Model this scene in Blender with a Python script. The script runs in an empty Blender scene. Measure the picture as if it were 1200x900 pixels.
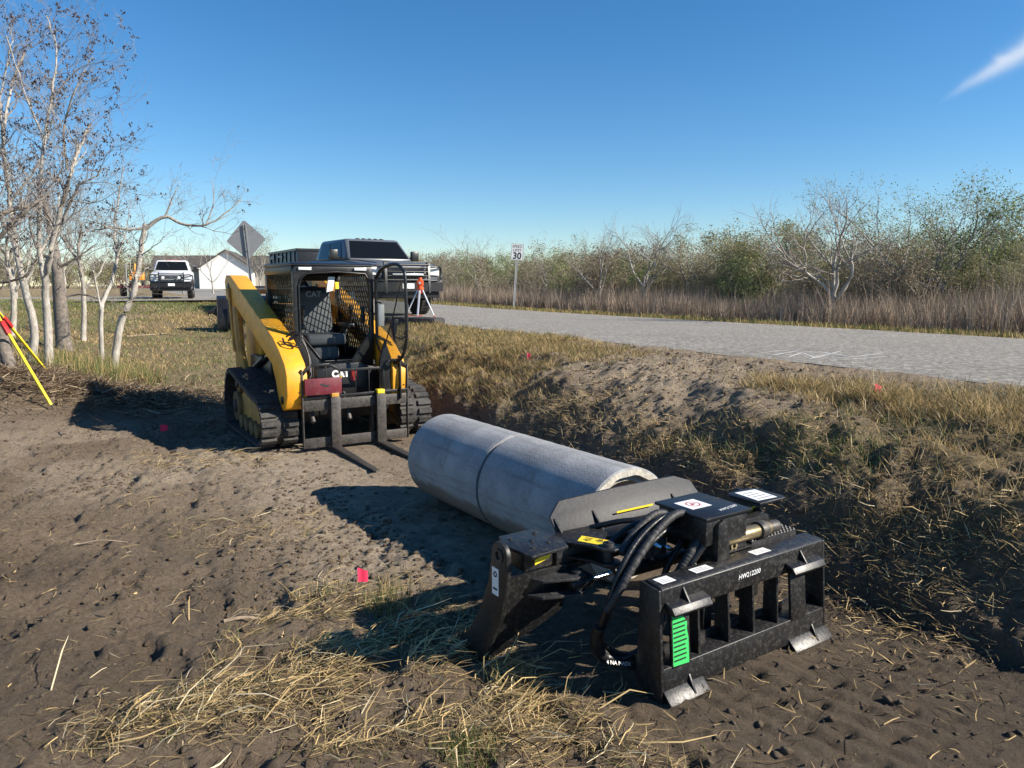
import bpy, bmesh, math, random
import numpy as np
from mathutils import Vector, Matrix
random.seed(7); RNG = np.random.default_rng(7)
R = math.radians
scene = bpy.context.scene
COL = scene.collection

# ------------------------------------------------------------------ camera facts
FPX, HC = 867.0, 1.75
PITCH = math.atan((450-335)/FPX)
A = R(30)                                   # heading of road and ditch
CA, SA = math.cos(A), math.sin(A)
def W(s, n, z=0.0): return Vector((-s*SA+n*CA, s*CA+n*SA, z))
def sn(x, y): return (-x*SA+y*CA, x*CA+y*SA)

# ------------------------------------------------------------------ noise
def _hash(ix, iy, seed):
    h = (ix.astype(np.int64)*374761393 + iy.astype(np.int64)*668265263 + seed*1442695041) & 0xffffffff
    h = ((h ^ (h >> 13))*1274126177) & 0xffffffff
    h = (h ^ (h >> 16)) & 0xffffffff
    return h/4294967295.0
def vnoise(x, y, seed=0):
    x = np.asarray(x, float); y = np.asarray(y, float)
    ix = np.floor(x); iy = np.floor(y); fx = x-ix; fy = y-iy
    fx = fx*fx*fx*(fx*(fx*6-15)+10); fy = fy*fy*fy*(fy*(fy*6-15)+10)
    a = _hash(ix, iy, seed); b = _hash(ix+1, iy, seed); c = _hash(ix, iy+1, seed); d = _hash(ix+1, iy+1, seed)
    return (a*(1-fx)+b*fx)*(1-fy)+(c*(1-fx)+d*fx)*fy
def fbm(x, y, octs=4, seed=0, gain=.5):
    t = 0; a = 1; n = 0
    for i in range(octs):
        t = t+a*(vnoise(x*2**i+i*17.3, y*2**i-i*9.1, seed+i)*2-1); n += a; a *= gain
    return t/n
def sm(x, a, b):
    t = np.clip((np.asarray(x, float)-a)/(b-a), 0, 1); return t*t*(3-2*t)

# ------------------------------------------------------------------ terrain
def pr_(s, n): return sm(n, 1.9, 2.2)*(1-sm(n, 3.3, 3.6))*(1-sm(s, 2.3, 2.9))*.7
def road_z(s): return .9+.17*sm(s, 18, 46)+.35*sm(s, 62, 100)
def terrain(s, n, detail=True):
    s = np.asarray(s, float); n = np.asarray(n, float)
    zr = road_z(s)
    fl = 1.0*sm(s, 12, 41)+.35*sm(s, 62, 100)
    wob = (fbm(s*.35, s*0+3, 3, 5))*.25
    nf = 3.62+wob*.6
    nc = 5.45+wob
    t = np.clip((n-nf)/(nc-nf), 0, 1)
    scarp = .13*sm(n, nf-.05, nf+.10)*(1-sm(s, 5.5, 8))
    top = zr-.09
    prof = (1-(1-t)**1.6)
    slope = fl+scarp*(1-t)+(top-fl)*prof*sm(t, 0, .25)
    sh = top+(zr-.013-top)*sm(n, nc, 6.8)
    z = np.where(n < nc, slope, sh)
    # under the road the ground stays below the sheet
    inroad = sm(n, 7.12, 7.3)*(1-sm(n, 13.25, 13.5))
    z = z-inroad*.06
    # beyond the road
    z = np.where(n > 13.3, zr-.03-.12*sm(n, 13.5, 15), z)
    # bank on the left of the ditch
    ng = .42+.62*sm(s, 12, 40)+.35*sm(s, 62, 100)
    m = sm(-n, -1.1, 1.3)*sm(s, 8.8, 12.6)
    z = z*(1-m)+ng*m
    # left far: nearly flat
    # heaped soil by the tree feet
    z = z+.16*np.exp(-((s-12.1)**2/1.1+(n+.55)**2/1.6))
    if detail:
        inr = sm(n, 6.9, 7.1)*(1-sm(n, 13.3, 13.6))
        k = 1-inr
        near = 1-sm(s, 14, 30)
        rough = (.35+.65*sm(n, 3.5, 4.0)*(1-sm(n, 5.6, 6.6)))
        z = z+k*.05*fbm(s*.8, n*.8, 3, 11)*(.4+rough)
        z = z+k*near*.034*fbm(s*4.1, n*4.1, 3, 21)*(.5+rough)*(1-.8*pr_(s, n))
        z = z+k*near*.026*np.abs(fbm(s*13, n*13, 3, 31))*rough*1.6*(1-pr_(s, n))
        z = z+k*near*.016*fbm(s*8.5, n*8.5, 3, 35)*(1-sm(n, 1.8, 2.6))*(1-sm(n,6.5,6.8))
        z = z+k*near*.017*fbm(s*20, n*20, 2, 37)*(1-sm(s, 9, 12))*(1-pr_(s, n))
        lm = (1-sm(n, 1.5, 2.2))*(1-sm(s, 10, 12))
        z = z+lm*.030*fbm(s*.9+n*.5, n*5.5-s*1.5, 3, 39)
        # slope gouges
        g = sm(n, 3.7, 4.2)*(1-sm(n, 5.2, 5.8))
        scm = 1-.6*np.exp(-(((s-6.2)/2.3)**2+((n-5.1)/.78)**2))
        z = z+g*near*(.12*fbm(s*1.9, n*2.8, 3, 41)+.06*fbm(s*5.5, n*6.5, 2, 43))*scm
        # hoof-like pits and clods in the left floor
        lf = (1-sm(n, 1.6, 2.3))*(1-sm(s, 9, 11))
        pit = vnoise(s*7, n*7, 51)
        z = z-lf*.035*sm(pit, .78, .95)
        z = z+lf*.022*sm(vnoise(s*11, n*11, 52), .7, .95)
        # grouser prints of the loader in the damp floor
        pr = sm(n, 1.9, 2.2)*(1-sm(n, 3.3, 3.6))*(1-sm(s, 2.3, 2.9))
        nw = n+.02*np.sin(s*3)+.10*s
        bar = sm(np.abs(np.mod(nw*9.0, 1)-.5), .12, .3)
        cut = sm(np.abs(np.mod(s*3.3+.37*np.floor(nw*9.0), 1)-.5), .40, .47)
        z = z+pr*.016*(bar-1.1*cut)*sm(vnoise(s*1.6, n*1.6, 61), .28, .6)
        # ruts behind
        rt = np.exp(-((n-1.35)**2)/.03)+np.exp(-((n-3.0)**2)/.03)
        z = z-.02*rt*(1-sm(s, 7, 9))*sm(s, 3.5, 4.5)
        # pressed flat under the machine, its forks, the pipes and the attachment
        fm = sm(n, 1.3, 1.6)*(1-sm(n, 3.3, 3.5))*sm(s, 5.7, 5.9)*(1-sm(s, 9.5, 9.9))
        fm = np.maximum(fm, np.exp(-(((n-2.55)/.45)**4+((s-4.3)/1.6)**4)))
        z = z*(1-fm)+np.minimum(z*.6-.008, .002)*fm
    return z
def gz(x, y):
    s, n = sn(x, y); return float(terrain(s, n, True))
def gz0(x, y):
    s, n = sn(x, y); return float(terrain(s, n, False))
def unp(px, py, z=None):
    """a pixel of the photograph (1200x900) to the ground point under it"""
    c, s_ = math.cos(PITCH), math.sin(PITCH)
    a = (px-600)/FPX; b = (450-py)/FPX
    dx, dy, dz = a, c+b*s_, -s_+b*c
    if z is None:
        t = .5
        while t < 400:
            if HC+dz*t <= gz0(dx*t, dy*t): break
            t *= 1.01
        return Vector((dx*t, dy*t, gz(dx*t, dy*t)))
    t = (z-HC)/dz
    return Vector((dx*t, dy*t, z))
def und(px, py, d):
    c, s_ = math.cos(PITCH), math.sin(PITCH)
    a = (px-600)/FPX; b = (450-py)/FPX
    return Vector((a*d, (c+b*s_)*d, HC+(-s_+b*c)*d))

# ------------------------------------------------------------------ materials
def newmat(name):
    m = bpy.data.materials.new(name); m.use_nodes = True
    nt = m.node_tree; b = nt.nodes['Principled BSDF']
    return m, nt, b
def N(nt, t, **kw):
    n = nt.nodes.new(t)
    for k, v in kw.items():
        if k in n.inputs.keys(): n.inputs[k].default_value = v
        else: setattr(n, k, v)
    return n
def ramp(nt, fac, stops):
    r = nt.nodes.new('ShaderNodeValToRGB'); e = r.color_ramp.elements
    while len(e) < len(stops): e.new(.5)
    for i, (p, c) in enumerate(stops):
        e[i].position = p; e[i].color = (c[0], c[1], c[2], 1) if not isinstance(c, (int, float)) else (c, c, c, 1)
    nt.links.new(fac, r.inputs['Fac']); return r
def mixc(nt, fac, a, b, bt='MIX'):
    m = nt.nodes.new('ShaderNodeMix'); m.data_type = 'RGBA'; m.blend_type = bt
    for sock, v in ((m.inputs[0], fac), (m.inputs[6], a), (m.inputs[7], b)):
        if hasattr(v, 'is_output') or isinstance(v, bpy.types.NodeSocket): nt.links.new(v, sock)
        elif isinstance(v, (int, float)): sock.default_value = v
        else: sock.default_value = (v[0], v[1], v[2], 1)
    return m.outputs[2]
def bump(nt, b, h, dist=.01, st=1.0):
    n = nt.nodes.new('ShaderNodeBump'); n.inputs['Distance'].default_value = dist; n.inputs['Strength'].default_value = st
    nt.links.new(h, n.inputs['Height']); nt.links.new(n.outputs[0], b.inputs['Normal'])
def simple(name, col, rough=.5, metal=0.0, var=.15, sc=6., dust=0.0, dustcol=(.17, .145, .115), bmp=0.0, bsc=60., spec=.5, scratch=0.0):
    m, nt, b = newmat(name)
    tc = N(nt, 'ShaderNodeTexCoord'); 
    n1 = N(nt, 'ShaderNodeTexNoise', Scale=sc, Detail=6.0, Roughness=.65); nt.links.new(tc.outputs['Object'], n1.inputs['Vector'])
    lo = [c*(1-var) for c in col]; hi = [min(1, c*(1+var)) for c in col]
    c = ramp(nt, n1.outputs['Fac'], [(.3, lo), (.7, hi)]).outputs['Color']
    if dust > 0:
        n2 = N(nt, 'ShaderNodeTexNoise', Scale=sc*2.3, Detail=8.0, Roughness=.7); nt.links.new(tc.outputs['Object'], n2.inputs['Vector'])
        r2 = ramp(nt, n2.outputs['Fac'], [(.62-.35*dust, 0.0), (.80-.1*dust, min(1, .25+dust*.7))])
        c = mixc(nt, r2.outputs['Color'], c, dustcol)
        rr = mixc(nt, r2.outputs['Color'], (rough,)*3, (.85,)*3)
        nt.links.new(rr, b.inputs['Roughness'])
    else: b.inputs['Roughness'].default_value = rough
    if scratch > 0:
        w = N(nt, 'ShaderNodeTexNoise', Scale=38.0, Detail=5.0, Roughness=.8, Distortion=1.5); nt.links.new(tc.outputs['Object'], w.inputs['Vector'])
        r3 = ramp(nt, w.outputs['Fac'], [(.66, 0.0), (.74, scratch)])
        c = mixc(nt, r3.outputs['Color'], c, (.30, .29, .27))
    nt.links.new(c, b.inputs['Base Color'])
    b.inputs['Metallic'].default_value = metal
    b.inputs['Specular IOR Level'].default_value = spec
    if bmp > 0:
        n4 = N(nt, 'ShaderNodeTexNoise', Scale=bsc, Detail=4.0); nt.links.new(tc.outputs['Object'], n4.inputs['Vector'])
        bump(nt, b, n4.outputs['Fac'], bmp)
    return m
def leafmat(name, rough=.8, trans=.25):
    """colour comes from each blade's own attribute"""
    m, nt, b = newmat(name)
    at = N(nt, 'ShaderNodeAttribute', attribute_name='tint')
    nt.links.new(at.outputs['Color'], b.inputs['Base Color'])
    b.inputs['Roughness'].default_value = rough; b.inputs['Specular IOR Level'].default_value = .2
    tr = N(nt, 'ShaderNodeBsdfTranslucent'); nt.links.new(at.outputs['Color'], tr.inputs['Color'])
    mx = N(nt, 'ShaderNodeMixShader'); mx.inputs[0].default_value = trans
    nt.links.new(b.outputs[0], mx.inputs[1]); nt.links.new(tr.outputs[0], mx.inputs[2])
    nt.links.new(mx.outputs[0], nt.nodes['Material Output'].inputs['Surface'])
    return m
def glassmat(name, col=(.02, .025, .03), rough=.03, alpha=.25):
    m, nt, b = newmat(name)
    b.inputs['Base Color'].default_value = (*col, 1); b.inputs['Roughness'].default_value = rough
    tr = N(nt, 'ShaderNodeBsdfTransparent'); tr.inputs['Color'].default_value = (.8, .84, .82, 1)
    mx = N(nt, 'ShaderNodeMixShader'); mx.inputs[0].default_value = 1-alpha
    nt.links.new(b.outputs[0], mx.inputs[1]); nt.links.new(tr.outputs[0], mx.inputs[2])
    nt.links.new(mx.outputs[0], nt.nodes['Material Output'].inputs['Surface'])
    return m

M = {}
M['blackpaint'] = simple('black_paint', (.010, .010, .011), .42, var=.3, sc=24, dust=.36, dustcol=(.12, .11, .09), bmp=.0008, bsc=90, scratch=.6)
M['blackplate'] = simple('black_plate_dusty', (.016, .016, .018), .58, var=.3, sc=16, dust=.36, dustcol=(.13, .12, .105), bmp=.0008, scratch=.35)
M['blackclean'] = simple('black_satin', (.012, .012, .013), .38, var=.2, dust=.15)
M['rubber'] = simple('rubber', (.022, .022, .022), .7, var=.3, sc=7, dust=.46, dustcol=(.14, .12, .095), bmp=.002)
M['tyre'] = simple('tyre', (.018, .018, .018), .75, dust=.25)
M['yellow'] = simple('yellow_paint', (.80, .36, .018), .45, var=.14, sc=6, dust=.42, dustcol=(.34, .22, .09), scratch=.25)
M['yellowdirtshade'] = simple('yellow_dirt_shade', (.55, .27, .03), .6, var=.3, dust=.6)  # dirty yellow, darkened to also carry the shade on the rear tower
M['steel'] = simple('worn_steel', (.045, .042, .04), .5, metal=.2, var=.5, sc=14, dust=.5, dustcol=(.17, .135, .10), scratch=.4)
M['chrome'] = simple('chrome', (.75, .76, .78), .12, metal=1.0, var=.05)
M['hose'] = simple('hose', (.011, .011, .012), .38, var=.3, dust=.10, bmp=.001, bsc=120)
M['sleeve'] = simple('woven_sleeve', (.022, .022, .023), .6, var=.5, sc=30, dust=.2, bmp=.002, bsc=150)
M['brass'] = simple('dusty_bronze_pin', (.32, .25, .14), .35, metal=.7, var=.3, dust=.3)
M['burgundy'] = simple('burgundy_paint', (.13, .012, .022), .55, var=.25, dust=.25, scratch=.3)
M['green'] = simple('green_paper', (.035, .50, .11), .7, var=.03)
M['white'] = simple('white_label', (.78, .78, .76), .5, var=.05)
M['labelyellow'] = simple('yellow_label', (.85, .62, .03), .5, var=.05)
M['ink'] = simple('ink', (.02, .02, .02), .6)
M['red'] = simple('red_mark', (.42, .02, .02), .55)
M['pink'] = simple('pink_flag', (.95, .045, .12), .6, var=.04)
M['seat'] = simple('grey_seat', (.10, .105, .11), .8, var=.2, bmp=.002)
M['lens'] = simple('lamp_lens', (.65, .66, .66), .15, var=.08)
M['greyplastic'] = simple('grey_plastic', (.35, .36, .37), .5)
M['glass'] = glassmat('cab_glass', alpha=.10)
M['doorglass'] = glassmat('door_glass', col=(.06, .065, .085), rough=.2, alpha=.45)
M['carglass'] = glassmat('car_glass', col=(.006, .007, .008), rough=.06, alpha=.93)
M['carglass'].node_tree.nodes['Principled BSDF'].inputs['Specular IOR Level'].default_value = .28
M['grey'] = simple('grey_truck_paint', (.105, .115, .13), .3, metal=.0, var=.06, dust=.16)
M['whitecar'] = simple('white_truck_paint', (.72, .73, .75), .3, var=.03)
M['postgalv'] = simple('post_galvanised', (.55, .55, .53), .5, metal=.1, var=.1)
M['galv'] = simple('galvanised', (.33, .34, .34), .45, metal=.5, var=.12)
M['signback'] = simple('sign_back', (.27, .275, .28), .55, metal=.2, var=.08)
M['orange'] = simple('orange_red', (.75, .10, .02), .5)
M['alu'] = simple('aluminium', (.62, .63, .64), .4, metal=.3)
M['toolyellow'] = simple('yellow_fibreglass', (.85, .62, .03), .45, var=.06)
M['roof'] = simple('roof_shingle', (.075, .068, .06), .9, var=.3, sc=3)
M['wallwhite'] = simple('white_siding', (.80, .80, .78), .7, var=.03)
M['wallgrey'] = simple('beige_siding', (.35, .33, .28), .8, var=.05)
M['orangemach'] = simple('orange_machine', (.75, .30, .04), .5)
M['maroon'] = simple('maroon_trailer', (.10, .02, .02), .5)
M['wood'] = simple('dry_wood', (.26, .20, .14), .9, var=.4, sc=14, bmp=.004, bsc=40)
def concrete():
    m, nt, b = newmat('concrete')
    tc = N(nt, 'ShaderNodeTexCoord'); mp = N(nt, 'ShaderNodeMapping'); mp.inputs['Scale'].default_value = (1, 1, 1)
    nt.links.new(tc.outputs['Object'], mp.inputs['Vector'])
    n1 = N(nt, 'ShaderNodeTexNoise', Scale=2.6, Detail=8.0, Roughness=.62); nt.links.new(mp.outputs[0], n1.inputs['Vector'])
    c = ramp(nt, n1.outputs['Fac'], [(.30, (.13, .14, .15)), (.5, (.27, .277, .285)), (.70, (.42, .42, .415))]).outputs['Color']
    n2 = N(nt, 'ShaderNodeTexNoise', Scale=140.0, Detail=3.0); nt.links.new(mp.outputs[0], n2.inputs['Vector'])
    c = mixc(nt, .35, c, ramp(nt, n2.outputs['Fac'], [(.35, (.20, .20, .205)), (.65, (.44, .43, .42))]).outputs['Color'])
    # brown stains and pale scuffs
    n3 = N(nt, 'ShaderNodeTexNoise', Scale=3.2, Detail=9.0, Roughness=.7, Distortion=.6); nt.links.new(mp.outputs[0], n3.inputs['Vector'])
    c = mixc(nt, ramp(nt, n3.outputs['Fac'], [(.54, 0.0), (.70, .7)]).outputs['Color'], c, (.17, .125, .095))
    nh = N(nt, 'ShaderNodeTexVoronoi', Scale=38.0); nt.links.new(mp.outputs[0], nh.inputs['Vector'])
    c = mixc(nt, ramp(nt, nh.outputs['Distance'], [(.05, .85), (.10, 0.0)]).outputs['Color'], c, (.06, .06, .06))
    n5 = N(nt, 'ShaderNodeTexNoise', Scale=16.0, Detail=5.0, Roughness=.7, Distortion=1.0); nt.links.new(mp.outputs[0], n5.inputs['Vector'])
    c = mixc(nt, ramp(nt, n5.outputs['Fac'], [(.66, 0.0), (.72, .5)]).outputs['Color'], c, (.52, .52, .50))
    # mud splashed along the foot of the pipe and long form-seam streaks
    sx = N(nt, 'ShaderNodeSeparateXYZ'); nt.links.new(tc.outputs['Object'], sx.inputs[0])
    ad = N(nt, 'ShaderNodeMath', operation='MULTIPLY_ADD'); nt.links.new(n1.outputs['Fac'], ad.inputs[0]); ad.inputs[1].default_value = -.34; nt.links.new(sx.outputs['Z'], ad.inputs[2])
    c = mixc(nt, ramp(nt, ad.outputs[0], [(.0, .85), (.05, 0.0)]).outputs['Color'], c, (.19, .145, .105))
    ms = N(nt, 'ShaderNodeMapping'); ms.inputs['Scale'].default_value = (.6, 9, 9); nt.links.new(tc.outputs['Object'], ms.inputs['Vector'])
    ns = N(nt, 'ShaderNodeTexNoise', Scale=2.0, Detail=7.0, Roughness=.7); nt.links.new(ms.outputs[0], ns.inputs['Vector'])
    c = mixc(nt, ramp(nt, ns.outputs['Fac'], [(.52, 0.0), (.66, .55)]).outputs['Color'], c, (.15, .145, .14))
    nt.links.new(c, b.inputs['Base Color']); b.inputs['Roughness'].default_value = .88
    n4 = N(nt, 'ShaderNodeTexNoise', Scale=70.0, Detail=6.0, Roughness=.7); nt.links.new(mp.outputs[0], n4.inputs['Vector'])
    bump(nt, b, n4.outputs['Fac'], .004)
    return m
M['concrete'] = concrete()
M['concreteend'] = simple('raw_concrete_end', (.46, .43, .36), .9, var=.3, sc=14, bmp=.006, bsc=45)

def ground_mat():
    m, nt, b = newmat('soil')
    tc = N(nt, 'ShaderNodeTexCoord'); P = tc.outputs['Object']
    def noise(sc, det=6., ro=.6, dist=0.):
        n = N(nt, 'ShaderNodeTexNoise', Scale=sc, Detail=det, Roughness=ro, Distortion=dist); nt.links.new(P, n.inputs['Vector']); return n.outputs['Fac']
    at = N(nt, 'ShaderNodeAttribute', attribute_name='zone')
    sep = N(nt, 'ShaderNodeSeparateColor'); nt.links.new(at.outputs['Color'], sep.inputs[0])
    grass, dark_soil, dry = sep.outputs[0], sep.outputs[1], sep.outputs[2]
    base = ramp(nt, noise(1.3, 8), [(.30, (.135, .096, .061)), (.52, (.25, .185, .123)), (.72, (.37, .285, .195))]).outputs['Color']
    fine = ramp(nt, noise(34, 8, .75), [(.30, (.085, .060, .040)), (.52, (.28, .212, .148)), (.72, (.50, .40, .295))]).outputs['Color']
    c = mixc(nt, .5, base, fine)
    # pale dry silt
    c = mixc(nt, mixc(nt, 1.0, dry, ramp(nt, noise(5, 6, .7), [(.3, .25), (.6, 1.0)]).outputs['Color'], 'MULTIPLY'), c, (.54, .44, .325))
    # darker soil: damp floor, patches at left, strip along the bank foot
    c = mixc(nt, mixc(nt, 1.0, dark_soil, ramp(nt, noise(3.5, 7, .7, .5), [(.30, .55), (.62, 1.0)]).outputs['Color'], 'MULTIPLY'), c, (.098, .078, .058))
    # thatch between the blades
    th = ramp(nt, noise(11, 8, .75), [(.28, (.13, .10, .055)), (.5, (.30, .23, .12)), (.72, (.46, .36, .20))]).outputs['Color']
    c = mixc(nt, grass, c, th)
    # chips of straw and pebble
    v = N(nt, 'ShaderNodeTexVoronoi', Scale=55.0); nt.links.new(P, v.inputs['Vector'])
    c = mixc(nt, ramp(nt, v.outputs['Distance'], [(.08, .5), (.16, 0.0)]).outputs['Color'], c, (.33, .28, .20))
    nt.links.new(c, b.inputs['Base Color'])
    b.inputs['Roughness'].default_value = .93; b.inputs['Specular IOR Level'].default_value = .25
    pit = ramp(nt, noise(62, 6, .8, .4), [(.36, 1.0), (.43, 0.0)]).outputs['Color']  # dark flecks in the colour, painting the shade inside small pits
    c2 = mixc(nt, mixc(nt, 1.0, pit, (.6, .6, .6), 'MULTIPLY'), c, (.055, .042, .03)); nt.links.new(c2, b.inputs['Base Color'])
    h = mixc(nt, .5, ramp(nt, noise(60, 9, .85, .5), [(.32, 0.0), (.60, 1.0)]).outputs['Color'], ramp(nt, noise(17, 8, .8, .4), [(.30, 0.0), (.66, 1.0)]).outputs['Color'])
    v3 = N(nt, 'ShaderNodeTexVoronoi', Scale=26.0); nt.links.new(P, v3.inputs['Vector'])
    h = mixc(nt, .35, h, v3.outputs['Distance'])
    bump(nt, b, h, .06)
    return m
M['soil'] = ground_mat()
def asphalt():
    m, nt, b = newmat('chip_seal'); tc = N(nt, 'ShaderNodeTexCoord'); P = tc.outputs['Object']
    v = N(nt, 'ShaderNodeTexVoronoi', Scale=42.0); nt.links.new(P, v.inputs['Vector'])
    c = mixc(nt, .3, ramp(nt, v.outputs['Color'], [(.1, (.10, .095, .085)), (.5, (.22, .212, .195)), (.9, (.40, .385, .35))]).outputs['Color'], (.215, .205, .19))
    n = N(nt, 'ShaderNodeTexNoise', Scale=.9, Detail=6.0); nt.links.new(P, n.inputs['Vector'])
    c = mixc(nt, .45, c, ramp(nt, n.outputs['Fac'], [(.3, (.13, .12, .10)), (.7, (.30, .275, .235))]).outputs['Color'])
    v2 = N(nt, 'ShaderNodeTexNoise', Scale=13.0, Detail=8.0, Roughness=.9); nt.links.new(P, v2.inputs['Vector'])
    c = mixc(nt, .5, c, ramp(nt, v2.outputs['Fac'], [(.40, (.048, .042, .036)), (.5, (.19, .172, .145)), (.57, (.62, .565, .48))]).outputs['Color'])
    nt.links.new(c, b.inputs['Base Color']); b.inputs['Roughness'].default_value = .85
    bump(nt, b, v2.outputs['Fac'], .02)
    return m
M['road'] = asphalt()
M['roadpaint'] = simple('white_spray_paint', (.62, .62, .60), .7, var=.15)
M['brushtwig'] = simple('brush_twig', (.33, .285, .23), .9, var=.3)
def barkmat():
    m, nt, b = newmat('pale_bark'); tc = N(nt, 'ShaderNodeTexCoord')
    mp = N(nt, 'ShaderNodeMapping'); mp.inputs['Scale'].default_value = (1, 1, .35); nt.links.new(tc.outputs['Object'], mp.inputs['Vector'])
    n = N(nt, 'ShaderNodeTexNoise', Scale=22.0, Detail=7.0, Roughness=.7); nt.links.new(mp.outputs[0], n.inputs['Vector'])
    n2 = N(nt, 'ShaderNodeTexNoise', Scale=3.0, Detail=5.0); nt.links.new(tc.outputs['Object'], n2.inputs['Vector'])
    c = mixc(nt, .5, ramp(nt, n.outputs['Fac'], [(.3, (.09, .075, .06)), (.48, (.36, .33, .28)), (.7, (.60, .57, .51))]).outputs['Color'],
             ramp(nt, n2.outputs['Fac'], [(.35, (.20, .17, .14)), (.65, (.46, .43, .38))]).outputs['Color'])
    nt.links.new(c, b.inputs['Base Color']); b.inputs['Roughness'].default_value = .9
    bump(nt, b, n.outputs['Fac'], .012)
    return m
M['bark'] = barkmat()
M['barkdark'] = simple('grey_brown_bark', (.17, .145, .12), .9, var=.4, sc=18, bmp=.01, bsc=30)
M['twig'] = simple('twig', (.27, .235, .205), .9, var=.3)
M['pod'] = simple('dark_seed_pod', (.045, .028, .024), .8)
M['blade'] = leafmat('grass_blade', .75, .22)
M['leaf'] = leafmat('leaf', .65, .3)

# ------------------------------------------------------------------ mesh builder
class MB:
    def __init__(s): s.v = []; s.f = []
    def add(s, vs, fs):
        o = len(s.v); s.v += [tuple(map(float, v)) for v in vs]; s.f += [tuple(i+o for i in f) for f in fs]; return s
    def box(s, x0, x1, y0, y1, z0, z1, m=None):
        vs = [Vector(p) for p in ((x0,y0,z0),(x1,y0,z0),(x1,y1,z0),(x0,y1,z0),(x0,y0,z1),(x1,y0,z1),(x1,y1,z1),(x0,y1,z1))]
        if m is not None: vs = [m @ v for v in vs]
        return s.add(vs, [(0,3,2,1),(4,5,6,7),(0,1,5,4),(1,2,6,5),(2,3,7,6),(3,0,4,7)])
    def beam(s, p, q, w, h=None, up=(0,0,1)):
        p, q = Vector(p), Vector(q); d = q-p; L = d.length; d.normalize(); h = h or w
        u = Vector(up); 
        if abs(d.dot(u)) > .98: u = Vector((0, 1, 0))
        x = d.cross(u).normalized(); z = x.cross(d).normalized()
        vs = []
        for b in (p, q):
            for a, c in ((-1,-1),(1,-1),(1,1),(-1,1)): vs.append(b+x*a*w/2+z*c*h/2)
        return s.add(vs, [(0,3,2,1),(4,5,6,7),(0,1,5,4),(1,2,6,5),(2,3,7,6),(3,0,4,7)])
    def prism(s, poly, plane, lo, hi):
        def P(a, b, c): return {'xy': (a, b, c), 'xz': (a, c, b), 'yz': (c, a, b)}[plane]
        n = len(poly); vs = [P(a, b, lo) for a, b in poly]+[P(a, b, hi) for a, b in poly]
        fs = [tuple(range(n)), tuple(range(2*n-1, n-1, -1))]+[(i, i+n, (i+1) % n+n, (i+1) % n) for i in range(n)]
        return s.add(vs, fs)
    def tube(s, pts, r, k=10, cap=True):
        pts = [Vector(p) for p in pts]; n = len(pts)
        rs = r if isinstance(r, (list, tuple)) else [r]*n
        t0 = (pts[1]-pts[0]).normalized(); u = t0.orthogonal().normalized(); vs = []
        for i, p in enumerate(pts):
            t = (pts[min(i+1, n-1)]-pts[max(i-1, 0)]).normalized()
            u = (u-t*u.dot(t)).normalized(); w = t.cross(u)
            for j in range(k):
                a = 2*math.pi*j/k; vs.append(p+(u*math.cos(a)+w*math.sin(a))*rs[i])
        fs = [(i*k+j, i*k+(j+1) % k, (i+1)*k+(j+1) % k, (i+1)*k+j) for i in range(n-1) for j in range(k)]
        if cap: fs += [tuple(range(k-1, -1, -1)), tuple((n-1)*k+j for j in range(k))]
        return s.add(vs, fs)
    def cyl(s, p, q, r, k=20, r2=None): return s.tube([p, q], [r, r if r2 is None else r2], k)
    def ring(s, p, q, ro, ri, k=48):
        p, q = Vector(p), Vector(q); t = (q-p).normalized(); u = t.orthogonal().normalized(); w = t.cross(u); vs = []
        for b, r in ((p, ro), (q, ro), (q, ri), (p, ri)):
            for j in range(k):
                a = 2*math.pi*j/k; vs.append(b+(u*math.cos(a)+w*math.sin(a))*r)
        fs = [(a*k+j, a*k+(j+1) % k, ((a+1) % 4)*k+(j+1) % k, ((a+1) % 4)*k+j) for a in range(4) for j in range(k)]
        return s.add(vs, fs)
    def build(s, name, mat, parent=None, bevel=0.0, smooth=None, loc=None, rotz=0.0, seg=2):
        me = bpy.data.meshes.new(name); me.from_pydata(s.v, [], s.f); me.validate()
        bm = bmesh.new(); bm.from_mesh(me); bmesh.ops.recalc_face_normals(bm, faces=bm.faces)
        if bevel > 0:
            es = [e for e in bm.edges if len(e.link_faces) == 2 and e.calc_face_angle(0) > .6]
            try: bmesh.ops.bevel(bm, geom=es, offset=bevel, segments=seg, affect='EDGES', profile=.5, clamp_overlap=True)
            except Exception: pass
        ang = .7 if smooth is None else smooth
        for f in bm.faces: f.smooth = True
        for e in bm.edges:
            if len(e.link_faces) == 2 and e.calc_face_angle(0) > ang: e.smooth = False
        bm.to_mesh(me); bm.free()
        for mm in (mat if isinstance(mat, (list, tuple)) else [mat]): me.materials.append(mm)
        o = bpy.data.objects.new(name, me); COL.objects.link(o)
        if parent: o.parent = parent
        if loc is not None: o.location = loc
        if rotz: o.rotation_euler = (0, 0, rotz)
        return o
def smoothpath(pts, n=8):
    P = [Vector(p) for p in pts]; P = [P[0]*2-P[1]]+P+[P[-1]*2-P[-2]]; out = []
    for i in range(1, len(P)-2):
        for k in range(n):
            t = k/n; a, b, c, d = P[i-1:i+3]
            out.append(.5*((2*b)+(c-a)*t+(2*a-5*b+4*c-d)*t*t+(3*b-a-3*c+d)*t**3))
    out.append(P[-2]); return out
def tag(o, label, cat, group=None, kind=None):
    o['label'] = label; o['category'] = cat
    if group: o['group'] = group
    if kind: o['kind'] = kind
    return o
def thing(name, label, cat, loc=(0, 0, 0), rotz=0, group=None):
    o = bpy.data.objects.new(name, None); COL.objects.link(o); o.empty_display_size = .3
    o.location = loc; o.rotation_euler = (0, 0, rotz)
    return tag(o, label, cat, group)
def dup(o, parent=None):
    c = o.copy(); COL.objects.link(c)
    if parent: c.parent = parent
    for ch in list(o.children): dup(ch, c)
    return c
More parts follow.
